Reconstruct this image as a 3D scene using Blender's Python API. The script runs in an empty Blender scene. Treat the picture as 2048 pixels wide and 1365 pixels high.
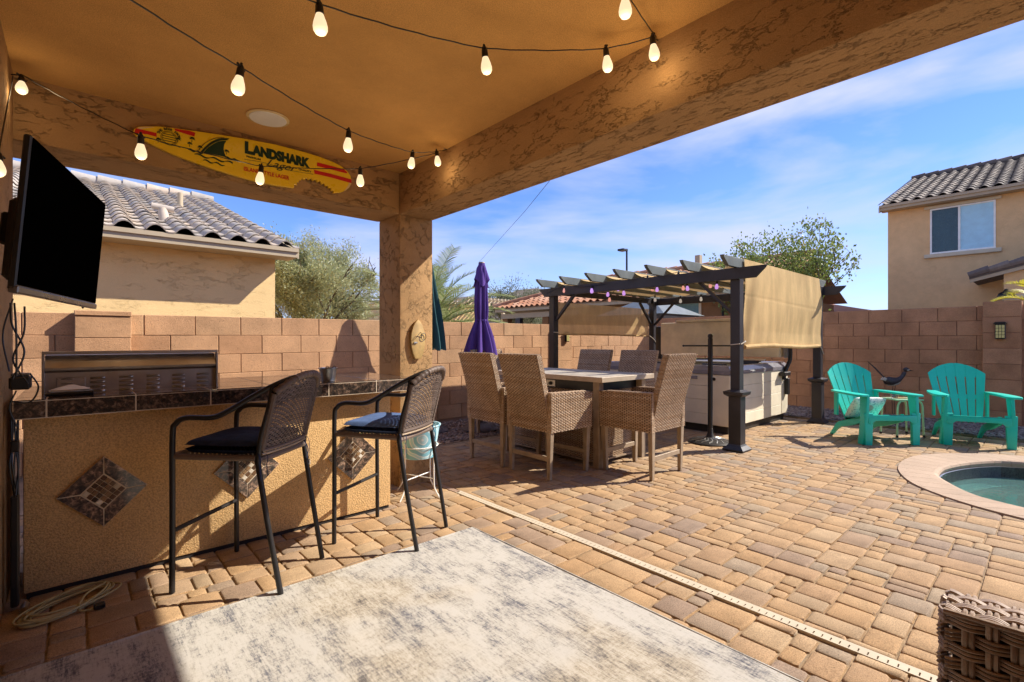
import bpy, bmesh, math, random
import numpy as np
from mathutils import Matrix, Vector, Euler
random.seed(7)
rng = np.random.default_rng(7)
R = math.radians
SC = bpy.context.scene
COL = SC.collection

# ------------------------------------------------------------------ camera
cam = bpy.data.cameras.new('camera'); co = bpy.data.objects.new('camera', cam); COL.objects.link(co)
cam.sensor_width = 36.0; cam.lens = 973.0/2048*36.0; cam.clip_start = 0.02; cam.clip_end = 6000
co.location = (0, 0, 1.17); co.rotation_euler = (R(90), 0, -math.atan2(0.667, 0.745))
SC.camera = co
SC.view_settings.view_transform = 'Standard'; SC.view_settings.look = 'None'
SC.view_settings.gamma = 1.0; SC.view_settings.use_curve_mapping = False
SC.view_settings.exposure = EXPOSURE = 1.08
SC.render.engine = 'CYCLES'
SC.cycles.use_denoising = True
SC.cycles.max_bounces = 12; SC.cycles.diffuse_bounces = 8; SC.cycles.transparent_max_bounces = 16
SC.cycles.sample_clamp_indirect = 6.0

# ------------------------------------------------------------------ sun and sky
EL = R(40.0)
sv = Vector((math.cos(EL)*0.866, -math.cos(EL)*0.5, math.sin(EL)))      # towards the sun
sl = bpy.data.lights.new('sun', 'SUN'); sl.energy = 3.9; sl.angle = R(0.5); sl.color = (1.0, 0.93, 0.82)
so = bpy.data.objects.new('sun', sl); COL.objects.link(so)
so.rotation_euler = sv.to_track_quat('Z', 'Y').to_euler()
W = bpy.data.worlds.new('World'); SC.world = W; W.use_nodes = True
nt = W.node_tree; nt.nodes.clear()
def wn(t, **k):
    n = nt.nodes.new(t)
    for a, b in k.items(): setattr(n, a, b)
    return n
wo = wn('ShaderNodeOutputWorld'); bg = wn('ShaderNodeBackground'); bg.inputs['Strength'].default_value = 0.11
sky = wn('ShaderNodeTexSky', sky_type='NISHITA', sun_disc=False)
sky.sun_elevation = EL; sky.sun_rotation = math.atan2(sv.x, sv.y); sky.air_density = 1.0; sky.dust_density = 0.0; sky.ozone_density = 4.5; sky.altitude = 500
tc = wn('ShaderNodeTexCoord'); mp = wn('ShaderNodeMapping')
mp.inputs['Scale'].default_value = (1.0, 1.5, 5.0); mp.inputs['Rotation'].default_value = (0.12, -0.1, 0.5)
nz = wn('ShaderNodeTexNoise'); nz.inputs['Scale'].default_value = 1.5; nz.inputs['Detail'].default_value = 9.0; nz.inputs['Roughness'].default_value = 0.52; nz.inputs['Distortion'].default_value = 0.5
rp = wn('ShaderNodeValToRGB'); rp.color_ramp.elements[0].position = 0.40; rp.color_ramp.elements[0].color = (0, 0, 0, 1)
rp.color_ramp.elements[1].position = 0.66; rp.color_ramp.elements[1].color = (0.85, 0.85, 0.85, 1)
tint = wn('ShaderNodeMix', data_type='RGBA', blend_type='MULTIPLY'); tint.inputs[0].default_value = 1.0; tint.inputs[7].default_value = (0.61, 0.69, 0.93, 1)
mx = wn('ShaderNodeMix', data_type='RGBA'); mx.inputs[7].default_value = (3.3, 3.5, 4.9, 1)
L = nt.links.new
L(tc.outputs['Generated'], mp.inputs['Vector']); L(mp.outputs['Vector'], nz.inputs['Vector']); L(nz.outputs['Fac'], rp.inputs['Fac'])
L(rp.outputs['Color'], mx.inputs['Factor']); L(sky.outputs['Color'], tint.inputs[6]); L(tint.outputs[2], mx.inputs[6]); L(mx.outputs[2], bg.inputs['Color']); L(bg.outputs['Background'], wo.inputs['Surface'])

# ------------------------------------------------------------------ materials
def newmat(name):
    m = bpy.data.materials.new(name); m.use_nodes = True
    t = m.node_tree; b = t.nodes['Principled BSDF']
    return m, t, b
def mth(t, op, a, b=None, c=None, clamp=False):
    n = t.nodes.new('ShaderNodeMath'); n.operation = op; n.use_clamp = clamp
    for i, v in enumerate((a, b, c)):
        if v is None: continue
        if isinstance(v, (int, float)): n.inputs[i].default_value = v
        else: t.links.new(v, n.inputs[i])
    return n.outputs[0]
def ramp(t, fac, stops, interp='LINEAR'):
    r = t.nodes.new('ShaderNodeValToRGB'); cr = r.color_ramp; cr.interpolation = interp
    while len(cr.elements) < len(stops): cr.elements.new(0.5)
    for e, (p, c) in zip(cr.elements, stops):
        e.position = p; e.color = (*c, 1) if len(c) == 3 else c
    t.links.new(fac, r.inputs['Fac']); return r.outputs['Color']
def noise(t, scale, detail=4, rough=0.55, vec=None, dist=0.0, stretch=None, coord='Object', off=None):
    n = t.nodes.new('ShaderNodeTexNoise'); n.inputs['Scale'].default_value = scale; n.inputs['Detail'].default_value = detail
    n.inputs['Roughness'].default_value = rough; n.inputs['Distortion'].default_value = dist
    if vec is None:
        c = t.nodes.new('ShaderNodeTexCoord'); vec = c.outputs[coord]
    if stretch or off is not None:
        m = t.nodes.new('ShaderNodeMapping'); m.inputs['Scale'].default_value = stretch or (1, 1, 1)
        t.links.new(vec, m.inputs['Vector'])
        if off is not None: t.links.new(off, m.inputs['Location'])
        vec = m.outputs['Vector']
    t.links.new(vec, n.inputs['Vector']); return n.outputs['Fac']
def objrand(t):
    o = t.nodes.new('ShaderNodeObjectInfo'); g = t.nodes.new('ShaderNodeNewGeometry')
    return mth(t, 'FRACT', mth(t, 'ADD', o.outputs['Random'], mth(t, 'MULTIPLY', g.outputs['Random Per Island'], 7.31)))
def worldpos(t):
    g = t.nodes.new('ShaderNodeNewGeometry'); return g.outputs['Position']
def mixc(t, f, a, b, mode='MIX'):
    n = t.nodes.new('ShaderNodeMix'); n.data_type = 'RGBA'; n.blend_type = mode
    for i, v in ((0, f), (6, a), (7, b)):
        if isinstance(v, (int, float)): n.inputs[i].default_value = v
        elif isinstance(v, tuple): n.inputs[i].default_value = (*v, 1) if len(v) == 3 else v
        else: t.links.new(v, n.inputs[i])
    return n.outputs[2]
def bump(t, b, h, strength=0.4, dist=0.005):
    n = t.nodes.new('ShaderNodeBump'); n.inputs['Strength'].default_value = strength; n.inputs['Distance'].default_value = dist
    t.links.new(h, n.inputs['Height']); t.links.new(n.outputs['Normal'], b.inputs['Normal'])
def simple(name, col, rough=0.6, metal=0.0, var=0.12, vscale=6.0, bs=0.15, bscale=90.0, spec=0.5, coat=0.0, bd=0.002):
    m, t, b = newmat(name)
    f = noise(t, vscale, 5, 0.6, vec=worldpos(t))
    lo = tuple(c*(1-var*1.6) for c in col); hi = tuple(min(1, c*(1+var)) for c in col)
    t.links.new(ramp(t, f, [(0.3, lo), (0.7, hi)]), b.inputs['Base Color'])
    b.inputs['Metallic'].default_value = metal; b.inputs['Specular IOR Level'].default_value = spec; b.inputs['Coat Weight'].default_value = coat
    r = noise(t, vscale*2.3, 4, 0.6, vec=worldpos(t))
    t.links.new(mth(t, 'MULTIPLY_ADD', r, 0.3, rough-0.15, clamp=True), b.inputs['Roughness'])
    if bs: bump(t, b, noise(t, bscale, 3, 0.6, vec=worldpos(t)), bs, bd)
    return m
def varied(name, stops, rough=0.85, grain=0.25, gscale=220, bs=0.5, bscale=160, bd=0.002, patch=0.2, blotch=9, pits=0.0):
    """piece-to-piece colour from the object's own random number, plus grain"""
    m, t, b = newmat(name); w = worldpos(t)
    c = ramp(t, objrand(t), stops)
    g = noise(t, gscale, 3, 0.7, vec=w); p = noise(t, blotch, 5, 0.6, vec=w)
    c = mixc(t, 1.0, c, ramp(t, g, [(0.25, (1-grain*2,)*3), (0.75, (1+grain*0.6,)*3)]), 'MULTIPLY')
    c = mixc(t, 1.0, c, ramp(t, p, [(0.3, (1-patch,)*3), (0.7, (1+patch*0.5,)*3)]), 'MULTIPLY')
    if pits:
        q = noise(t, 95, 2, 0.5, vec=w); c = mixc(t, ramp(t, q, [(0.66, (0, 0, 0)), (0.72, (pits,)*3)]), c, (0.03, 0.02, 0.015))
    t.links.new(c, b.inputs['Base Color']); b.inputs['Roughness'].default_value = rough; b.inputs['Specular IOR Level'].default_value = 0.25
    bump(t, b, mth(t, 'ADD', noise(t, bscale, 4, 0.7, vec=w), mth(t, 'MULTIPLY', noise(t, 30, 4, 0.6, vec=w), 0.8)), bs, bd)
    return m
def stucco(name, col, crack=1.0, grain=1.0, cscale=7.0, stretch=(1, 1, 1.8), lit=0.14, thr=0.012, bd=0.010):
    """skip-trowel stucco: smooth knocked-down skin broken by ragged tears"""
    m, t, b = newmat(name); w = worldpos(t)
    n1 = noise(t, cscale, 12, 0.72, vec=w, dist=0.15, stretch=stretch)
    wp = t.nodes.new('ShaderNodeMapping'); wp.inputs['Scale'].default_value = stretch; t.links.new(w, wp.inputs['Vector'])
    nc = t.nodes.new('ShaderNodeTexNoise'); nc.inputs['Scale'].default_value = cscale*2.2; nc.inputs['Detail'].default_value = 6; nc.inputs['Roughness'].default_value = .7; t.links.new(wp.outputs[0], nc.inputs['Vector'])
    vm = t.nodes.new('ShaderNodeVectorMath'); vm.operation = 'MULTIPLY_ADD'; t.links.new(nc.outputs['Color'], vm.inputs[0]); vm.inputs[1].default_value = (1.6/cscale,)*3; t.links.new(wp.outputs[0], vm.inputs[2])
    vo = t.nodes.new('ShaderNodeTexVoronoi'); vo.feature = 'DISTANCE_TO_EDGE'; vo.inputs['Scale'].default_value = cscale*1.1; t.links.new(vm.outputs[0], vo.inputs['Vector'])
    tear = mth(t, 'SUBTRACT', 1.0, mth(t, 'DIVIDE', vo.outputs['Distance'], thr*2.6), clamp=True)
    mask = ramp(t, noise(t, cscale*0.6, 4, 0.6, vec=w, stretch=stretch), [(0.46, (0, 0, 0)), (0.54, (1, 1, 1))])
    tear = mth(t, 'MULTIPLY', tear, mask)
    pit = ramp(t, noise(t, cscale*7, 6, 0.7, vec=w, stretch=stretch), [(0.62, (0, 0, 0)), (0.66, (1, 1, 1))])
    tear = mth(t, 'MAXIMUM', tear, mth(t, 'MULTIPLY', mth(t, 'MULTIPLY', pit, mask), 0.45))
    fine = noise(t, 260, 3, 0.7, vec=w)
    lo = tuple(c*(1-lit) for c in col); hi = tuple(c*(1+lit*0.7) for c in col)
    c = ramp(t, noise(t, 2.3, 5, 0.6, vec=w), [(0.3, lo), (0.7, hi)])
    c = mixc(t, mth(t, 'MULTIPLY', tear, 0.50*crack), c, tuple(x*0.40 for x in col))
    c = mixc(t, 1.0, c, ramp(t, fine, [(0.3, (1-0.30*grain,)*3), (0.7, (1.07,)*3)]), 'MULTIPLY')
    t.links.new(c, b.inputs['Base Color']); b.inputs['Roughness'].default_value = 0.85; b.inputs['Specular IOR Level'].default_value = 0.2
    h = mth(t, 'ADD', mth(t, 'MULTIPLY', tear, -1.0*crack), mth(t, 'ADD', mth(t, 'MULTIPLY', fine, 0.36*grain), mth(t, 'MULTIPLY', n1, 0.8)))
    bump(t, b, h, 0.9, bd)
    return m
def sand_stucco(name, col, scale=170, bd=0.004):
    m, t, b = newmat(name); w = worldpos(t)
    f = noise(t, scale, 3, 0.65, vec=w); g = noise(t, 2.5, 5, 0.6, vec=w)
    c = ramp(t, g, [(0.3, tuple(x*0.86 for x in col)), (0.7, tuple(x*1.08 for x in col))])
    c = mixc(t, 1.0, c, ramp(t, f, [(0.3, (0.62,)*3), (0.6, (1.08,)*3)]), 'MULTIPLY')
    t.links.new(c, b.inputs['Base Color']); b.inputs['Roughness'].default_value = 0.9; b.inputs['Specular IOR Level'].default_value = 0.2
    bump(t, b, f, 1.0, bd); return m
def granite(name, dark=1.0):
    m, t, b = newmat(name); w = worldpos(t)
    a = noise(t, 42, 6, 0.7, vec=w, dist=0.6); v = t.nodes.new('ShaderNodeTexVoronoi'); v.inputs['Scale'].default_value = 95
    t.links.new(w, v.inputs['Vector'])
    c = ramp(t, a, [(0.36, (0.012*dark, 0.010*dark, 0.009*dark)), (0.5, (0.05*dark, 0.035*dark, 0.026*dark)), (0.6, (0.17*dark, 0.105*dark, 0.07*dark)), (0.72, (0.30*dark, 0.22*dark, 0.17*dark))])
    c = mixc(t, ramp(t, v.outputs['Color'], [(0.55, (0, 0, 0)), (0.8, (0.5, 0.5, 0.5))]), c, (0.02, 0.017, 0.016))
    t.links.new(c, b.inputs['Base Color']); b.inputs['Roughness'].default_value = 0.11; b.inputs['Coat Weight'].default_value = 0.3
    bump(t, b, noise(t, 9, 2, 0.5, vec=w), 0.08, 0.004)
    return m
def leafmat(name, stops, rough=0.5, trans=0.35):
    m, t, b = newmat(name)
    c = ramp(t, objrand(t), stops); t.links.new(c, b.inputs['Base Color']); b.inputs['Roughness'].default_value = rough
    tr = t.nodes.new('ShaderNodeBsdfTranslucent'); t.links.new(c, tr.inputs['Color'])
    mxs = t.nodes.new('ShaderNodeMixShader'); mxs.inputs[0].default_value = trans
    t.links.new(b.outputs[0], mxs.inputs[1]); t.links.new(tr.outputs[0], mxs.inputs[2])
    t.links.new(mxs.outputs[0], t.nodes['Material Output'].inputs['Surface']); return m
def cloth(name, col, hole=0.0, trans=0.3, wave=700, rough=0.9):
    m, t, b = newmat(name); w = worldpos(t)
    s = noise(t, 5, 5, 0.65, vec=w, stretch=(1, 1, 0.3)); f = noise(t, wave, 2, 0.5, vec=w)
    c = ramp(t, s, [(0.3, tuple(x*0.72 for x in col)), (0.7, tuple(x*1.08 for x in col))])
    c = mixc(t, 1.0, c, ramp(t, f, [(0.3, (0.75,)*3), (0.7, (1.05,)*3)]), 'MULTIPLY')
    t.links.new(c, b.inputs['Base Color']); b.inputs['Roughness'].default_value = rough; b.inputs['Specular IOR Level'].default_value = 0.15
    bump(t, b, f, 0.4, 0.001)
    tr = t.nodes.new('ShaderNodeBsdfTranslucent'); t.links.new(c, tr.inputs['Color'])
    m1 = t.nodes.new('ShaderNodeMixShader'); m1.inputs[0].default_value = trans
    t.links.new(b.outputs[0], m1.inputs[1]); t.links.new(tr.outputs[0], m1.inputs[2]); last = m1.outputs[0]
    if hole:
        tp = t.nodes.new('ShaderNodeBsdfTransparent'); m2 = t.nodes.new('ShaderNodeMixShader'); m2.inputs[0].default_value = hole
        t.links.new(last, m2.inputs[1]); t.links.new(tp.outputs[0], m2.inputs[2]); last = m2.outputs[0]
    t.links.new(last, t.nodes['Material Output'].inputs['Surface']); return m
def glow(name, col, e, s):
    m = simple(name, col, 0.3, var=0.03, bs=0); b = m.node_tree.nodes['Principled BSDF']
    b.inputs['Emission Color'].default_value = (*e, 1); b.inputs['Emission Strength'].default_value = s; return m

PATIO = (0.43, 0.245, 0.10)
M = dict(
 ceiling=sand_stucco('ceiling_paint', (0.72, 0.40, 0.13), 260, 0.0018),
 patio=stucco('post_stucco', (0.52, 0.315, 0.145), cscale=12, stretch=(1, 1, 1)),
 patioy=stucco('side_beam_stucco', (0.52, 0.315, 0.145), cscale=12, stretch=(1.5, .55, 1.5)),
 patiox=stucco('rear_beam_stucco', (0.52, 0.315, 0.145), cscale=12, stretch=(.55, 1.5, 1.5)),
 bar=sand_stucco('bar_stucco', (0.66, 0.42, 0.19), 120, 0.006),
 paver=varied('paver', [(0.0, (0.50, 0.31, 0.155)), (0.22, (0.54, 0.35, 0.185)), (0.40, (0.46, 0.29, 0.16)), (0.55, (0.54, 0.375, 0.215)), (0.68, (0.43, 0.29, 0.18)), (0.80, (0.36, 0.255, 0.18)), (0.9, (0.42, 0.32, 0.215)), (1.0, (0.52, 0.33, 0.165))], grain=0.30, bs=0.6, pits=0.5),
 sand=simple('joint_sand', (0.30, 0.205, 0.115), 0.95, var=0.3, vscale=30, bs=0.6, bscale=300),
 dirt=simple('desert_dirt', (0.30, 0.20, 0.12), 0.95, var=0.3, vscale=2, bs=0.6, bscale=60),
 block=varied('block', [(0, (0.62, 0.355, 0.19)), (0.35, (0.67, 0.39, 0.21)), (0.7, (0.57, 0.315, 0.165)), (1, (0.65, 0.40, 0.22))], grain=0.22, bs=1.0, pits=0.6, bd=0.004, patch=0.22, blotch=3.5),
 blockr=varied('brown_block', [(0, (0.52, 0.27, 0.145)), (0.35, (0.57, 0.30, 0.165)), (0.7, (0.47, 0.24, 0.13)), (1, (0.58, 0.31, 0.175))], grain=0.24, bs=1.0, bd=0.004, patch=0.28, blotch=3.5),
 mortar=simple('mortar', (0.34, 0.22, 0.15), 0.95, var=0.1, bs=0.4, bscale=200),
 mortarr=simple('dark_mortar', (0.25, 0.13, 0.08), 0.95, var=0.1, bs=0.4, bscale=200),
 granite=granite('granite'), granite2=granite('slate_border', 1.9),
 grout=simple('grout', (0.62, 0.50, 0.36), 0.9, var=0.08, bs=0.2),
 black=simple('black_metal', (0.022, 0.020, 0.020), 0.42, 0.3, bs=0.1, coat=0.1),
 blackp=simple('black_plastic', (0.012, 0.012, 0.013), 0.35, bs=0.0),
 screen=simple('screen', (0.001, 0.001, 0.001), 0.45, var=0.0, bs=0, spec=0.0),
 bezel=simple('bezel', (0.20, 0.20, 0.21), 0.3, 0.8, bs=0),
 steel=simple('brushed_steel', (0.52, 0.48, 0.44), 0.36, 1.0, var=0.12, vscale=9, bs=0.05),
 zinc=simple('zinc', (0.50, 0.50, 0.48), 0.35, 1.0, var=0.2, vscale=20, bs=0.1),
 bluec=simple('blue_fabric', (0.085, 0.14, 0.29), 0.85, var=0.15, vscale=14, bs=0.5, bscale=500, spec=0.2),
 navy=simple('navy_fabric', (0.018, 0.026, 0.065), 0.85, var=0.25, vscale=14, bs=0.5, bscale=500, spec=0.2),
 dwick=varied('dark_wicker', [(0, (0.085, 0.062, 0.052)), (0.5, (0.14, 0.10, 0.082)), (1, (0.20, 0.15, 0.12))], rough=0.5, grain=0.1, bs=0.2, patch=0.1),
 wick=varied('tan_wicker', [(0, (0.46, 0.30, 0.175)), (0.5, (0.53, 0.37, 0.235)), (1, (0.60, 0.45, 0.31))], rough=0.5, grain=0.22, gscale=45, bs=0.2, patch=0.2),
 gwick=varied('grey_brown_wicker', [(0, (0.28, 0.20, 0.15)), (0.3, (0.42, 0.32, 0.25)), (0.6, (0.54, 0.43, 0.34)), (1, (0.34, 0.25, 0.19))], rough=0.42, grain=0.12, bs=0.25, patch=0.15),
 wbase=simple('wicker_core', (0.14, 0.08, 0.042), 0.8, bs=0),
 wbased=simple('wicker_core_dark', (0.016, 0.012, 0.011), 0.8, bs=0),
 leg=simple('taupe_aluminium', (0.36, 0.27, 0.18), 0.55, 0.15, var=0.15, vscale=12, bs=0.1),
 ttop=varied('table_tile', [(0, (0.40, 0.34, 0.27)), (0.5, (0.50, 0.44, 0.35)), (1, (0.33, 0.28, 0.22))], rough=0.5, grain=0.08, bs=0.15, patch=0.25, blotch=14),
 tedge=simple('table_edge', (0.47, 0.37, 0.26), 0.5, var=0.12, bs=0.1),
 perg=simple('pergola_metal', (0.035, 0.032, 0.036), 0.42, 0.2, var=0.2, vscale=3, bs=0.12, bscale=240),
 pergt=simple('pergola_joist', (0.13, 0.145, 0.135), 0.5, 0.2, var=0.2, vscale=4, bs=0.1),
 shade=cloth('shade_cloth', (0.74, 0.51, 0.24), 0.0, 0.22),
 shadel=cloth('thin_shade_cloth', (0.70, 0.48, 0.22), 0.12, 0.5),
 purple=cloth('purple_canvas', (0.14, 0.075, 0.33), 0, 0.15),
 teal=cloth('teal_pattern_canvas', (0.045, 0.12, 0.13), 0, 0.15),
 tubp=simple('tub_panel', (0.82, 0.73, 0.55), 0.5, var=0.07, vscale=3, bs=0.1),
 tubc=simple('tub_cover', (0.86, 0.75, 0.58), 0.6, var=0.12, vscale=4, bs=0.25, bscale=180),
 tubt=simple('tub_trim', (0.27, 0.26, 0.29), 0.22, 0.0, var=0.1, bs=0, coat=0.6),
 tubs=simple('tub_shell', (0.33, 0.28, 0.22), 0.15, var=0.12, vscale=8, bs=0, coat=0.6),
 adir=simple('turquoise_resin', (0.004, 0.56, 0.42), 0.38, var=0.05, vscale=4, bs=0.1, bscale=160),
 mint=simple('mint_metal', (0.42, 0.60, 0.36), 0.4, 0.1, bs=0.05),
 coping=stucco('coping_stone', (0.52, 0.38, 0.27), 0.25, 1.0, 9.0, (1, 3, 1), 0.16, bd=0.002),
 plaster=simple('pool_plaster', (0.10, 0.24, 0.21), 0.7, var=0.25, vscale=50, bs=0.2),
 ptile=simple('waterline_tile', (0.05, 0.055, 0.05), 0.3, var=0.35, vscale=60, bs=0.2),
 gravel=varied('gravel_stone', [(0, (0.20, 0.13, 0.10)), (0.4, (0.34, 0.25, 0.20)), (0.7, (0.14, 0.10, 0.085)), (1, (0.48, 0.38, 0.32))], grain=0.1),
 graveld=varied('dark_gravel', [(0, (0.14, 0.10, 0.09)), (0.5, (0.24, 0.19, 0.17)), (1, (0.34, 0.29, 0.27))], grain=0.1),
 drain=simple('drain_plastic', (0.56, 0.47, 0.34), 0.6, var=0.06, vscale=8, bs=0.1),
 tile=varied('grey_roof_tile', [(0, (0.52, 0.43, 0.34)), (0.3, (0.40, 0.365, 0.33)), (0.55, (0.60, 0.49, 0.38)), (0.8, (0.43, 0.40, 0.37)), (1, (0.56, 0.45, 0.35))], grain=0.1, bs=0.3, patch=0.15),
 tile2=varied('brown_roof_tile', [(0, (0.115, 0.095, 0.085)), (0.5, (0.19, 0.155, 0.135)), (1, (0.26, 0.21, 0.17))], grain=0.1, bs=0.3),
 tile3=varied('clay_roof_tile', [(0, (0.44, 0.19, 0.10)), (0.5, (0.52, 0.26, 0.15)), (1, (0.58, 0.34, 0.22))], grain=0.1, bs=0.3),
 fascia=simple('fascia_paint', (0.44, 0.35, 0.23), 0.6, var=0.05, bs=0.1),
 nwall=stucco('neighbor_stucco', (0.84, 0.60, 0.29), 0.32, 0.6, 5.0, (.6, .6, 1.8), 0.06, 0.012),
 nwall2=stucco('far_house_stucco', (0.80, 0.52, 0.26), 0.22, 0.6, 3.0, (.8, .8, 1.4), 0.1, 0.014),
 nwall3=stucco('house_stucco_brown', (0.27, 0.14, 0.06), 0.4, 0.6, 3.0),
 trim=simple('window_trim', (0.62, 0.52, 0.36), 0.6, var=0.04, bs=0.1),
 glassb=simple('window_pane', (0.10, 0.20, 0.24), 0.08, var=0.1, bs=0, spec=0.7, coat=0.5),
 blind=simple('blind_slat', (0.52, 0.80, 0.92), 0.4, var=0.05, bs=0),
 bark=simple('bark', (0.10, 0.075, 0.05), 0.9, var=0.3, vscale=20, bs=0.6, bscale=60),
 leafa=leafmat('paloverde_leaf', [(0, (0.27, 0.29, 0.14)), (0.35, (0.43, 0.44, 0.20)), (0.7, (0.34, 0.38, 0.23)), (0.93, (0.50, 0.47, 0.22)), (1, (0.36, 0.23, 0.09))]),
 leafb=leafmat('poplar_leaf', [(0, (0.13, 0.19, 0.05)), (0.5, (0.21, 0.28, 0.06)), (0.9, (0.32, 0.35, 0.09)), (1, (0.25, 0.14, 0.05))]),
 leafc=leafmat('palm_leaf', [(0, (0.18, 0.24, 0.07)), (0.5, (0.32, 0.38, 0.14)), (1, (0.50, 0.50, 0.28))]),
 leafy=leafmat('yellow_palm_leaf', [(0, (0.42, 0.42, 0.05)), (1, (0.62, 0.55, 0.06))]),
 leafg=leafmat('grey_green_leaf', [(0, (0.11, 0.14, 0.07)), (0.5, (0.17, 0.19, 0.10)), (1, (0.25, 0.24, 0.14))]),
 white=simple('white_paint', (0.88, 0.86, 0.80), 0.45, var=0.05, bs=0),
 bulb=glow('frosted_bulb', (0.85, 0.72, 0.48), (1.0, 0.80, 0.50), 0.45),
 bulbl=glow('lilac_bulb', (0.62, 0.42, 0.80), (0.7, 0.35, 1.0), 0.35),
 bulbp=glow('pink_bulb', (0.80, 0.45, 0.38), (1.0, 0.42, 0.32), 0.3),
 bulbw=glow('white_bulb', (0.80, 0.80, 0.78), (1, 0.95, 0.9), 0.12),
 cord=simple('olive_cord', (0.44, 0.36, 0.16), 0.5, var=0.1, bs=0.1),
 wood=simple('bamboo_board', (0.55, 0.37, 0.14), 0.35, var=0.18, vscale=12, bs=0.1, coat=0.3),
 yellow=simple('yellow_board', (0.93, 0.62, 0.02), 0.3, var=0.04, bs=0, coat=0.5),
 cream=simple('cream_board', (0.78, 0.60, 0.30), 0.3, var=0.04, bs=0, coat=0.5),
 red=simple('red_print', (0.62, 0.012, 0.012), 0.4, var=0.05, bs=0),
 green=simple('dark_green_print', (0.004, 0.035, 0.016), 0.4, var=0.08, bs=0),
 ink=simple('olive_ink', (0.05, 0.055, 0.015), 0.4, var=0.05, bs=0),
 pole=simple('pole_bronze', (0.05, 0.045, 0.04), 0.5, 0.5, bs=0.1),
 ubase=simple('resin_base', (0.09, 0.065, 0.055), 0.6, var=0.2, bs=0.3),
 led=simple('led_panel', (0.62, 0.55, 0.22), 0.3, var=0.1, vscale=60, bs=0),
 hill=simple('desert_hill', (0.20, 0.16, 0.13), 0.95, var=0.25, vscale=0.02, bs=0.5, bscale=0.1, bd=3.0),
 rope=simple('rope', (0.62, 0.54, 0.42), 0.8, bs=0.3, bscale=600),
)

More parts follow.
